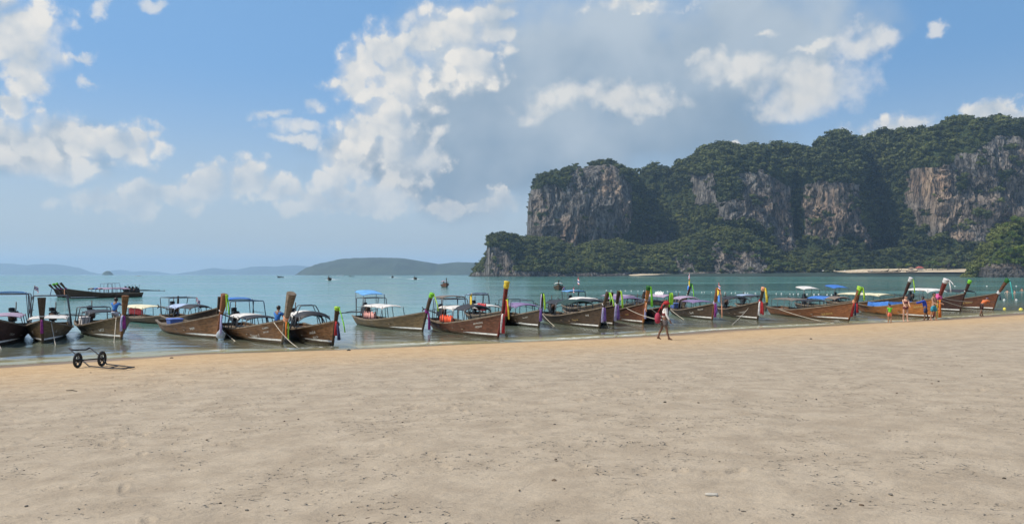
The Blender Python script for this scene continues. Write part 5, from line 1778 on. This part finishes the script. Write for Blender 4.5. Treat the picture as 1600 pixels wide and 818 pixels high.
def person(label, p, rz, height=1.7, skin=None, legs=((18, 8), (-16, 14)), arms=((-18, 18, 10), (16, 20, 10)), lean=4, head=0, wear=(), hair='short', group=None, child=False):
    """legs: (thigh swing, knee bend) left / right; arms: (swing, elbow bend, out) left / right; degrees, forward positive"""
    k = height / 1.72
    R_ = math.radians
    J, rad = {}, {}
    lr = R_(lean)

    def up(x, y, z):
        z0 = z - .93
        return Vector((x * math.cos(lr) + z0 * math.sin(lr), y, .93 + z0 * math.cos(lr) - x * math.sin(lr)))
    for n, (x, y, z, r) in dict(pelvis=(0, 0, .93, .125), waist=(.0, 0, 1.07, .105), chest=(.01, 0, 1.26, .135), collar=(-.005, 0, 1.41, .085), neck=(.01, 0, 1.475, .05)).items():
        J[n], rad[n] = up(x, y, z), r
    hd = R_(head) + lr
    nk = J['neck']
    for n, (x, z, r) in dict(jaw=(.03, .065, .075), skull=(.012, .14, .098), crown=(.005, .20, .075)).items():
        J[n] = nk + Vector((x * math.cos(hd) + z * math.sin(hd), 0, z * math.cos(hd) - x * math.sin(hd)))
        rad[n] = r
    fwd = Vector((math.cos(hd), 0, -math.sin(hd)))
    J['nose'] = nk + Vector((.03 * math.cos(hd) + .09 * math.sin(hd), 0, .09 * math.cos(hd))) + fwd * .085
    rad['nose'] = .016
    E = [('pelvis', 'waist'), ('waist', 'chest'), ('chest', 'collar'), ('collar', 'neck'), ('neck', 'jaw'), ('jaw', 'skull'), ('skull', 'crown'), ('jaw', 'nose')]
    for s, side in ((1, 'l'), (-1, 'r')):
        th, kb = legs[0 if s > 0 else 1]
        h = Vector((0, .092 * s, .89))
        a, bb = R_(th), R_(th - kb)
        kn = h + Vector((math.sin(a), 0, -math.cos(a))) * .42 + Vector((0, .012 * s, 0))
        an = kn + Vector((math.sin(bb), 0, -math.cos(bb))) * .40
        fa = R_(max(-50, min(20, th - kb))) * .6
        heel = an + Vector((-.035, 0, -.055))
        toe = an + Vector((.15 * math.cos(fa), .015 * s, -.065 + .12 * math.sin(fa) * .6))
        for n, v_, r in (('hip', h, .088), ('knee', kn, .056), ('calf', kn + (an - kn) * .3 + Vector((-.015, 0, 0)), .056), ('ankle', an, .037), ('heel', heel, .033), ('toe', toe, .026)):
            J[n + side], rad[n + side] = v_, r
        E += [('pelvis', 'hip' + side), ('hip' + side, 'knee' + side), ('knee' + side, 'calf' + side), ('calf' + side, 'ankle' + side), ('ankle' + side, 'heel' + side), ('ankle' + side, 'toe' + side)]
        sw, eb, ou = arms[0 if s > 0 else 1]
        sh = up(0, .175 * s, 1.385)
        a, o_, bb = R_(sw), R_(ou), R_(sw + eb)
        d1 = Vector((math.sin(a) * math.cos(o_), s * math.sin(o_), -math.cos(a) * math.cos(o_)))
        d2 = Vector((math.sin(bb) * math.cos(o_ * .6), s * math.sin(o_ * .6), -math.cos(bb) * math.cos(o_ * .6)))
        el = sh + d1 * .29
        wr = el + d2 * .25
        pm = wr + d2 * .055
        for n, v_, r in (('shoulder', sh, .058), ('elbow', el, .04), ('wrist', wr, .026), ('palm', pm, .032)):
            J[n + side], rad[n + side] = v_, r
        E += [('collar', 'shoulder' + side), ('shoulder' + side, 'elbow' + side), ('elbow' + side, 'wrist' + side), ('wrist' + side, 'palm' + side)]
        lat = Vector((0, 1, 0)).cross(d2).normalized()          # across the knuckles
        inn = d2.cross(lat).normalized()
        for f, (u, ln) in enumerate(((-.026, .068), (-.009, .078), (.009, .073), (.025, .058))):
            m_ = pm + lat * u + d2 * (.03 + ln * .45) + inn * s * -.006
            e_ = m_ + d2 * ln * .42 - inn * s * (.02 + .004 * f)
            J['f%d' % f + side], rad['f%d' % f + side] = m_, .010
            J['g%d' % f + side], rad['g%d' % f + side] = e_, .0085
            E += [('palm' + side, 'f%d' % f + side), ('f%d' % f + side, 'g%d' % f + side)]
        tb = wr + d2 * .025 - lat * .028
        J['t' + side], rad['t' + side] = tb + d2 * .02 - lat * .012, .011
        J['u' + side], rad['u' + side] = tb + d2 * .05 - lat * .016 - inn * s * .012, .009
        E += [('wrist' + side, 't' + side), ('t' + side, 'u' + side)]
    if child:
        for n in ('jaw', 'skull', 'crown'):
            rad[n] *= 1.22
    zmin = min(J[n].z - rad[n] for n in ('heell', 'heelr', 'toel', 'toer'))
    for n in J:
        J[n].z -= zmin
    names = list(J)
    ix = {n: i for i, n in enumerate(names)}
    t = empty('person', p, rz)
    tag(t, label, 'person', group)
    me = skin_mesh('body', [J[n] * k for n in names], [(ix[a], ix[b]) for a, b in E], [rad[n] * k for n in names], skin or SKIN_A, 2)
    body = link('body', me, t)
    # face
    sk = J['skull'] * k
    lat = Vector((0, 1, 0))
    upv = Vector((math.sin(hd), 0, math.cos(hd)))
    for s in (-1, 1):
        MB().ball(sk + (fwd * .088 - upv * .012 + lat * s * .034) * k, .012 * k, 6, 5).build('eye', EYE, body)
        MB().ball(sk + (lat * s * .098 - upv * .025 - fwd * .005) * k, .026 * k, 6, 5, squash=(.7, .35, 1.1)).build('ear', skin or SKIN_A, body)
    MB().ball(J['jaw'] * k + (fwd * .072 - upv * .0) * k, .02 * k, 6, 4, squash=(.5, 1.3, .35)).build('mouth', LIP, body)
    if hair:
        b = MB()
        rings = []
        low_ = {'short': -.2, 'long': -.2, 'cap': .1}.get(hair, -.2)
        for i in range(7):
            e = low_ + (1.5 - low_) * i / 6
            ring = []
            for q in range(12):
                a = q * math.pi / 6
                e2 = max(e, .35 * (1 - i / 6)) if math.cos(a) > .3 else e - (.35 if i == 0 else 0)
                v_ = fwd * math.cos(a) * math.cos(e2) * .112 + lat * math.sin(a) * math.cos(e2) * .106 + upv * math.sin(e2) * .122
                ring.append(sk + (v_ - fwd * .008 + upv * .012) * k)
            rings.append(ring)
        b.loft(rings)
        if hair == 'long':
            b.tube([sk + (-fwd * .07) * k, sk + (-fwd * .12 - upv * .12) * k, sk + (-fwd * .11 - upv * .32) * k], [.085 * k, .075 * k, .03 * k], 8)
        b.build('hair', HAIR, t)
    # clothes: grown over the same joints, a little wider
    for (gname, mat, parts) in wear:
        gn, ge, gr = [], [], []
        gi = {}

        def node(spec):
            a, b2, f, r = spec
            key = (a, b2, round(f, 2))
            if key not in gi:
                gi[key] = len(gn)
                gn.append((J[a] * (1 - f) + J[b2] * f) * k)
                gr.append((rad[a] * (1 - f) + rad[b2] * f) * k + r * k)
            return gi[key]
        for (s1, s2) in parts:
            ge.append((node(s1), node(s2)))
        link(gname, skin_mesh(gname, gn, ge, gr, mat, 1), t)
    t['_j'] = 0
    del t['_j']
    return t, {n: J[n] * k for n in J}


def shorts(mat, f=.7, r=.03):
    P0 = ('pelvis', 'waist', .25, r * .6)
    return ('shorts', mat, [(P0, ('pelvis', 'waist', 0.0, r * .8))] + [x for s in 'lr' for x in ((('pelvis', 'waist', 0.0, r * .8), ('hip' + s, 'knee' + s, .12, r * .7)), (('hip' + s, 'knee' + s, .12, r * .7), ('hip' + s, 'knee' + s, f, r * 1.3)))])


def shirt(mat, sleeve=.6, r=.022, low=.0):
    e = []
    ch = [('pelvis', 'waist', low, r), ('waist', 'chest', 0.0, r), ('waist', 'chest', 1.0, r), ('chest', 'collar', .9, r * .7)]
    e += list(zip(ch[:-1], ch[1:]))
    for s in 'lr':
        e.append((ch[3], ('shoulder' + s, 'elbow' + s, 0.0, r * .7)))
        if sleeve <= 1:
            e.append((('shoulder' + s, 'elbow' + s, 0.0, r * .7), ('shoulder' + s, 'elbow' + s, sleeve, r)))
        else:
            e.append((('shoulder' + s, 'elbow' + s, 0.0, r * .7), ('shoulder' + s, 'elbow' + s, 1.0, r * .8)))
            e.append((('shoulder' + s, 'elbow' + s, 1.0, r * .8), ('elbow' + s, 'wrist' + s, .92, r * .7)))
    return ('shirt', mat, e)


def bikini(mat):
    r = .035
    return [('bikini_top', mat, [(('waist', 'chest', .62, r), ('waist', 'chest', 1.0, r))]),
            ('bikini_bottom', mat, [(('pelvis', 'waist', -.3, r), ('pelvis', 'waist', .3, r * .7)), (('pelvis', 'waist', -.15, r), ('hipl', 'kneel', .06, r)), (('pelvis', 'waist', -.15, r), ('hipr', 'kneer', .06, r))])]


DKSHIRT = M('dark_red_top', (0.17, 0.035, 0.035), .85, .3, 14)
WSLEEVE = M('white_sleeves', (0.72, 0.70, 0.68), .85, .15, 14)
PATSH = M('patterned_shorts', (0.14, 0.12, 0.12), .85, .9, 26)
p = on_beach(1038, 531)
w_, j_ = person('walker in red headcloth, dark red top and patterned shorts, barefoot on the wet sand', p, math.radians(-8), 1.52, SKIN_B, legs=((-17, 6), (15, 2)), arms=((-14, 25, 8), (10, 20, 8)),
                lean=6, wear=[shirt(WSLEEVE, 2, .018, .3), ('top', DKSHIRT, [(('pelvis', 'waist', .6, .03), ('waist', 'chest', .5, .035)), (('waist', 'chest', .5, .035), ('chest', 'collar', .8, .035))]), shorts(PATSH, .72, .045)], hair='long')
b = MB()
b.loft([[(j_['skull'].x + r * math.cos(a) * 1.05, r * math.sin(a), j_['skull'].z + z) for a in [i * math.pi / 6 for i in range(12)]] for z, r in ((-.01, .118), (.03, .128), (.09, .105), (.125, .05))])
b.tube([(j_['skull'].x - .1, 0, j_['skull'].z + .03), (j_['skull'].x - .17, .02, j_['skull'].z - .1), (j_['skull'].x - .16, .02, j_['skull'].z - .24)], [.04, .05, .02], 7)
b.build('headcloth', CLOTH['red'], w_)
# the bag slung behind the walker
q = p + Matrix.Rotation(math.radians(-8), 3, 'Z') @ Vector((j_['chest'].x - .30, -.05, 0))
bag = empty('shoulder_bag', (q.x, q.y, p.z + .90), math.radians(-8))
tag(bag, 'red cloth bag slung behind the walker', 'bag')
b = MB()
b.loft([[(r * math.cos(a) * .75, r * math.sin(a) * .9, z) for a in [i * math.pi / 6 for i in range(12)]] for z, r in ((-.24, .06), (-.2, .13), (-.05, .165), (.1, .13), (.18, .06))])
b.build('body', M('maroon_bag', (0.34, 0.03, 0.07), .8, .25, 12), bag)
MB().tube([(.0, .05, .15), (.1, .09, .36), (.26, .05, .45), (.38, -.02, .34)], .018, 5).build('strap', CLOTH['red'], bag)

BSHIRT = M('blue_shirt', (0.03, 0.16, 0.48), .85, .25, 12)
NAVYSH = M('navy_shorts', (0.03, 0.04, 0.10), .85, .3, 12)
person('boatman in a blue shirt sitting on the foredeck beside the tall bare prow', in_boat('H', -1.0, .12, BOATS['H'][1].sheer(.84) - .52), BOATS['H'][2] + 2.2, 1.66, SKIN_B, legs=((82, 88), (78, 84)),
       arms=((30, 40, 10), (35, 45, 10)), lean=10, wear=[shirt(BSHIRT), shorts(NAVYSH, .8)])
bc = person('boatman in a blue shirt bending over behind the prow of the olive boat', in_boat('C', -1.9, .12, .55), BOATS['C'][2] + 2.6, 1.62, SKIN_B, legs=((60, 95), (40, 80)),
            arms=((70, 10, 6), (75, 12, 6)), lean=18, wear=[shirt(BSHIRT), shorts(M('pale_shorts', (.45, .48, .55), .85, .2, 10), .8)])
NEON, CORAL = M('neon_green_top', (0.16, 0.75, 0.03), .8, .12, 12), M('coral_shorts', (0.82, 0.22, 0.12), .8, .15, 12)
person('child in a neon green top and coral shorts, seen from behind at the water edge', on_beach(1390, 504.5), math.radians(95), 1.12, SKIN_A, legs=((3, 3), (-3, 3)), arms=((4, 8, 10), (-2, 8, 10)), lean=0,
       wear=[shirt(NEON, .35, .026), shorts(CORAL, .75, .03)], child=True)
wb, jb = person('woman in a bikini standing by the orange boat, hands before her', on_beach(1415, 502.5), math.radians(-100), 1.68, SKIN_C, legs=((3, 2), (-4, 6)), arms=((28, 35, -4), (28, 35, -4)), lean=2, head=10,
       hair='long')
BIK = M('brown_bikini', (0.13, 0.025, 0.03), .7, .2, 20)
for nm, z0, prof in (('bikini_top', jb['chest'].z, ((-.075, .128, .142), (-.03, .148, .152), (.02, .15, .152), (.055, .13, .14))), ('bikini_bottom', jb['pelvis'].z, ((-.13, .06, .07), (-.10, .135, .165), (-.03, .142, .176), (.05, .128, .16)))):
    MB().loft([[(jb['pelvis'].x + rx * math.cos(a), ry * math.sin(a), z0 + z) for a in [i * math.pi / 8 for i in range(16)]] for z, rx, ry in prof]).build(nm, BIK, wb)
person('man in a blue long-sleeved shirt and dark shorts leaning to the orange boat', on_beach(1446, 500.5), math.radians(150), 1.70, SKIN_B, legs=((6, 4), (-10, 6)), arms=((70, 12, 6), (60, 15, 6)), lean=12,
       wear=[shirt(M('royal_blue_shirt', (0.02, 0.06, 0.40), .85, .2, 12), 2, .03, -.6), shorts(NAVYSH, .9, .035)])
wr, j2 = person('bare-chested man in rainbow striped shorts beside the pink pompom', on_beach(1459, 501), math.radians(-60), 1.76, SKIN_A, legs=((8, 6), (-8, 4)), arms=((14, 60, 16), (20, 50, 14)), lean=0,
                wear=[('shorts_waist', M('yellow_green_band', (0.40, 0.60, 0.06), .85, .2, 12), [(('pelvis', 'waist', .3, .02), ('pelvis', 'waist', -.05, .03))]),
                      ('shorts', M('green_blue_shorts', (0.03, 0.26, 0.36), .85, .85, 9, stretch=(1, 1, 3)), shorts(NAVYSH, .85, .045)[2])])
person('person in orange and a blue cap bending at the side of the last dark boat', on_beach(1534, 494), math.radians(15), 1.66, SKIN_B, legs=((14, 4), (-18, 4)), arms=((62, 10, 6), (70, 15, 8)), lean=52, head=-20,
       wear=[shirt(M('orange_shirt', (0.62, 0.16, 0.05), .85, .2, 12), .8, .03, .1), shorts(HULL['black'], .95, .04), ('cap', CLOTH['blue'], [(('skull', 'crown', .1, .03), ('skull', 'crown', .9, .02))])], hair=None)
for k, (x, y) in enumerate([(1574, 457.6), (1586, 458.6), (1597, 454.4)]):
    q = sea(x, y)
    lab = ['swimmer chest-deep beyond the last boat, left of two', 'swimmer chest-deep beyond the last boat, right of two', 'dark-haired swimmer at the right edge by the buoy line'][k]
    person(lab, (q.x, q.y, -1.12), 1.2 + k, 1.7, SKIN_C if k < 2 else SKIN_A, legs=((5, 5), (-5, 5)), arms=((20, 20, 40), (20, 20, 40)), lean=3, wear=[shorts(NAVYSH, .6)] , group='swimmers off the last boat')

# ---------------------------------------------------------------- ropes, buoys
def rope(a, bpt, sag, label, r=.018):
    n = 12
    pts = []
    for i in range(n + 1):
        q = i / n
        v_ = Vector(a).lerp(Vector(bpt), q)
        v_.z -= sag * 4 * q * (1 - q)
        pts.append(v_)
    o = MB().tube(pts, r, 6).build('mooring_rope', ROPE)
    tag(o, label, 'rope', 'mooring ropes')


def tip(key, dx=0.0, dz=0.0):
    r_, h_, rz, D, zb, zt = BOATS[key]
    return in_boat(key, .45 + dx, 0, zb + dz)


def gunw(key, t, side=-1, dz=0.0):
    p_ = BOATS[key][1].S(t, .98, side, .02)
    return in_boat(key, p_.x, p_.y, p_.z + dz)


rope(gunw('A', .93), sea(3, 547, -.06), .02, 'slack rope from the dark boat cut off at the left edge')
rope(gunw('B', .93, 1), sea(87, 540, -.05), .02, 'rope hanging straight down the side of the head-on boat')
rope(gunw('C', .95, -1), sea(178, 537, -.05), .02, 'rope hanging straight down the bow of the olive boat')
rope(gunw('H', .12, -1), sea(376, 538, -.1), .10, 'rope from the stern of the brown boat with white lettering')
rope(gunw('H', .93, -1), sea(466, 543, -.02), .12, 'rope from the bow of the brown boat with white lettering down to the sand')
rope(gunw('M', .10, -1), sea(873, 514, -.1), .08, 'rope from the stern of the dark boat with green canopies')
rope(tip('M', .0, -.1), sea(953, 515, -.1), .06, 'rope from the bow of the dark boat with the white-purple sash')
rope(gunw('O', .80, -1), Wp(1030, 499, 40.5), .10, 'taut rope crossing the orange prow towards the walker')
rope(tip('O', .1, -.05), on_beach(1078, 515), .25, 'long rope from the orange prow past the walker to the water edge')
rope(gunw('Q', .10, -1), sea(1069, 499, 0.0), .05, 'rope from the stern of the dark boat with yellow and blue flags')
rope(tip('R', -1.9, -.4), sea(1144, 507, 0.0), .05, 'rope between the grey-brown boat and the shallows')
rope(gunw('S', .25, -1), on_beach(1313, 506.5), .12, 'pale rope from the long rust-brown boat to the sand')
rope(gunw('S', .80, -1), on_beach(1386, 498), .15, 'pale rope from the bow of the rust-brown boat to the child')
rope(tip('T', .1, -.1), on_beach(1549, 487.5), .15, 'lower pale rope from the orange boat along the last dark boat')
rope(tip('T', .1, .05), Wp(1520, 471, 66.5), .1, 'upper pale rope from the orange boat to the dark boat next to it')

BW, BY = M('buoy_white', (0.55, 0.54, 0.50), .5, .2, 6), M('buoy_yellow', (0.78, 0.66, 0.08), .5, .2, 6)


def buoy(px, py, mat, label, group, r=.17):
    q = sea(px, py)
    b = MB()
    b.loft([[(rr * math.cos(a), rr * math.sin(a), z) for a in [i * math.pi / 4 for i in range(8)]] for z, rr in ((-.9 * r, r * .5), (-.2 * r, r), (.4 * r, r), (.8 * r, r * .6), (1.05 * r, r * .15))])
    o = b.build('buoy', mat, None, q)
    tag(o, label, 'buoy', group)


rg = random.Random(33)
for k in range(38):
    x = 942 + 372 * (k + rg.uniform(.1, .9)) / 38
    buoy(x, 453.6 + 7.0 * (x - 942) / 372 + rg.uniform(-.3, .3), BW, 'small white float on the line that closes off the swimming area', 'floats of the swimming line', .09 + rg.uniform(0, .05))
for (x, y) in [(1492, 447), (1542, 447), (1568, 446.5), (1588, 447)]:
    buoy(x, y, BW, 'white float beyond the last dark boat, on the far line', 'floats of the far line', .2)
buoy(1569, 468.5, BW, 'white float under the teal ribbon, left of two', 'white floats by the last boat', .14)
buoy(1588, 468.5, BW, 'white float right of the teal ribbon, right of two', 'white floats by the last boat', .14)
buoy(1569.5, 482.3, BY, 'yellow float close to the sand, left of two', 'yellow floats near the sand', .13)
buoy(1595, 483.4, BY, 'larger yellow float close to the sand at the right edge', 'yellow floats near the sand', .16)

# ---------------------------------------------------------------- two-wheeled cart on the wet sand
def at(px, py, D):
    return Wp(px, py, D)


g0 = on_beach(140, 574)
cart = empty('hand_cart', g0, 0)
tag(cart, 'black two-wheeled tubular hand cart tipped over on the wet sand', 'hand cart')
BLK = M('black_steel', (0.022, 0.021, 0.022), .5, .4, 10, .4)
RUB = M('rubber', (0.018, 0.018, 0.018), .8, .3, 10)


def loc(v_):
    return Vector(v_) - g0


wheels = []
for (px, bot) in ((121.5, 574.6), (159.4, 572.2)):
    q = on_beach(px, bot)
    D = q.y
    r = 12.2 / FPX * D
    wheels.append((loc(q) + Vector((0, 0, r)), r))
ax = (wheels[1][0] - wheels[0][0]).normalized()
yaw = math.atan2(ax.y, ax.x) - .55
adir = Vector((math.cos(yaw + .0), math.sin(yaw), 0))
for c, r in wheels:
    wv = Matrix.Rotation(math.radians(-30), 3, 'Z') @ Vector((ax.x, ax.y, 0)).normalized()      # axle direction of each wheel: seen three-quarter on
    u, w2 = Vector((-wv.y, wv.x, 0)), Vector((0, 0, 1))
    n = 22
    pts = [c + (u * math.cos(2 * math.pi * k / n) + w2 * math.sin(2 * math.pi * k / n)) * (r - .03) for k in range(n + 1)]
    wh = MB().tube([c - wv * .05, c + wv * .05], .045, 8).build('wheel', BLK, cart)
    b = MB()
    rings = []
    for k in range(n):
        d = u * math.cos(2 * math.pi * k / n) + w2 * math.sin(2 * math.pi * k / n)
        rings.append([c + d * (r - .035 + .035 * math.cos(a)) + wv * .032 * math.sin(a) for a in [i * math.pi / 4 for i in range(8)]])
    b.loft(rings + [rings[0]], 0, True, caps=False)
    b.build('tyre', RUB, wh)
    for k in range(5):
        d = u * math.cos(2 * math.pi * k / 5 + .3) + w2 * math.sin(2 * math.pi * k / 5 + .3)
        MB().tube([c + d * .03, c + d * (r - .05)], [.018, .013], 6).build('spoke', BLK, wh)
    b = MB()
    rings = [[c + (u * math.cos(2 * math.pi * k / n) + w2 * math.sin(2 * math.pi * k / n)) * (r - .07 + .014 * math.cos(a)) + wv * .025 * math.sin(a) for a in [i * math.pi / 3 for i in range(6)]] for k in range(n)]
    b.loft(rings + [rings[0]], 0, True, caps=False)
    b.build('rim', BLK, wh)
c1, c2 = wheels[0][0], wheels[1][0]
MB().tube([c1 + Vector((.05, .05, 0)), c2 + Vector((-.05, .05, 0))], .02, 7).build('axle', BLK, cart)
D1, D2 = c1.y + g0.y, c2.y + g0.y
e1, e2 = loc(at(107.8, 544, D1 + .55)), loc(at(140.6, 542.8, D2 + .55))
m1, m2 = loc(at(115, 546.5, D1 + .50)), loc(at(134, 546.0, D2 + .50))
f1, f2 = loc(on_beach(170, 576.5)) + Vector((0, 0, .03)), loc(on_beach(186, 573.6)) + Vector((0, 0, .05))
t1, t2 = loc(on_beach(197, 577.3)) + Vector((0, 0, .03)), loc(on_beach(206.5, 574.8)) + Vector((0, 0, .03))
MB().tube([e1, c1 + Vector((.06, .03, .04)), loc(at(139, 571.5, D1 - .15)), f1, t1], .018, 7).build('rail', BLK, cart)
MB().tube([e2, c2 + Vector((-.05, .04, .05)), loc(at(167, 568.5, D2 - .1)), f2, t2], .018, 7).build('rail', BLK, cart)
MB().tube([e1, m1, m2, e2], .024, 7).build('end_bar', BLK, cart)
MB().tube([t1 + Vector((-.06, -.03, 0)), t2 + Vector((.04, .03, 0))], .018, 7).build('handle_bar', BLK, cart)
MB().tube([f1, f2], .016, 7).build('cross_bar', BLK, cart)

# ---------------------------------------------------------------- things lying on the sand
STONE, HUSK = M('grey_stone', (0.20, 0.18, 0.15), .9, .4, 20, bump=.01), M('coconut_husk', (0.16, 0.115, 0.075), .95, .5, 30, bump=.01)
SHELL, WEED = M('bleached_shell', (0.46, 0.43, 0.37), .6, .2, 12), M('dark_weed', (0.055, 0.045, 0.032), .9, .4, 20)


def lump(px, py, w, hgt, mat, name, label, cat, group=None, flat=1.0, seed=0):
    q = on_beach(px, py)
    s = w / FPX * q.y / 2 * .72
    rg = np.random.default_rng(seed + int(px))
    b = MB()
    rings = []
    for i in range(6):
        a = -.6 + 2.1 * i / 5
        rings.append([(s * math.cos(a) * math.cos(u) * rg.uniform(.82, 1.15), s * flat * math.cos(a) * math.sin(u) * rg.uniform(.82, 1.15), s * hgt * math.sin(a) * rg.uniform(.9, 1.1)) for u in [k * math.pi / 5 for k in range(10)]])
    b.loft(rings)
    o = b.build(name, mat, None, q + Vector((0, 0, s * hgt * .2)), rg.uniform(-.4, .4))
    tag(o, label, cat, group)


lump(866, 751, 11, .8, HUSK, 'coconut_husk', 'old coconut husk lying alone on the sand in the middle foreground', 'coconut', flat=.9)
q = on_beach(1111, 776)
b = MB()
b.loft([[(x * .042, y * w * .5, z * .7) for y, z in ((-1, .004), (-.6, .02), (0, .028), (.6, .02), (1, .004), (0, -.004))] for x, w in ((-1, .012), (-.5, .03), (0, .035), (.6, .02), (1, .05), (1.15, .01))], 0, True)
tag(b.build('shell_fragment', SHELL, None, q + Vector((0, 0, .012)), -.12), 'white shell fragment lying flat in the right foreground', 'shell')
lump(1340, 812, 8, .8, STONE, 'stone', 'rounded grey stone at the bottom edge, right of centre', 'stone')
lump(1569, 747, 8, .6, WEED, 'weed_clump', 'dark clump near the lower right corner', 'weed', flat=.8)
lump(1594, 677, 9, .4, WEED, 'weed_clump', 'flat dark clump at the right edge of the sand', 'weed', flat=.7)
lump(1162, 799, 15, .25, WEED, 'weed_clump', 'flat dark clump at the bottom right of centre', 'weed', flat=.6)
lump(872, 813, 10, .45, WEED, 'weed_clump', 'dark clump at the bottom edge below the coconut', 'weed', flat=.7)
lump(344, 786, 7, .7, WEED, 'weed_clump', 'small dark clump in the left foreground', 'weed')
lump(250, 808, 13, .25, WEED, 'weed_clump', 'flat dark clump at the bottom left', 'weed', flat=.5)
lump(1039, 628, 7, .5, WEED, 'weed_clump', 'dark bit on the sand below the walker, left of two', 'weed')
lump(1091, 629, 6, .5, WEED, 'weed_clump', 'dark bit on the sand below the walker, right of two', 'weed')
lump(1267, 529, 6, .4, WEED, 'weed_clump', 'dark bit on the orange sand below the long rust-brown boat', 'weed')
lump(1130, 688, 7, .4, WEED, 'weed_clump', 'dark bit in the middle of the sand right of centre', 'weed')
lump(545, 547, 9, .5, WEED, 'weed_clump', 'dark bit at the water edge below the green-capped boat', 'weed')
lump(268, 559, 8, .4, WEED, 'weed_clump', 'dark bit at the water edge right of the cart', 'weed')
b = MB()
q = on_beach(112, 611)
b.tube([(-.13, .0, .012), (0, .02, .02), (.15, -.02, .012)], [.006, .009, .004], 6)
tag(b.build('stick', HULL['dark'], None, q, -.3), 'short dark stick on the sand below the cart', 'stick')
rg = random.Random(77)
bits = []
for k in range(3):
    r2 = np.random.default_rng(k)
    b = MB()
    b.loft([[(.5 * math.cos(u) * math.cos(a) * r2.uniform(.7, 1.2), .4 * math.sin(u) * math.cos(a) * r2.uniform(.7, 1.2), .35 * math.sin(a)) for u in [i * math.pi / 3 for i in range(6)]] for a in (-.5, .2, .8, 1.4)])
    bits.append([b.mesh('debris_bit', WEED), b.mesh('debris_bit', HUSK), b.mesh('debris_bit', STONE)][k])
for k in range(150):
    x, y = rg.uniform(5, 1595), 545 + 268 * rg.random() ** 1.1
    if y < 575 - (x / 1600) * 60:
        continue
    q = on_beach(x, y)
    o = link('debris_bit', bits[k % 3], None, q, rg.uniform(0, 6))
    s = rg.uniform(.012, .036)
    o.scale = (s * 1.4, s, s * .8)
    tag(o, 'small dark bit of weed or husk scattered on the sand', 'debris', 'bits scattered over the sand')
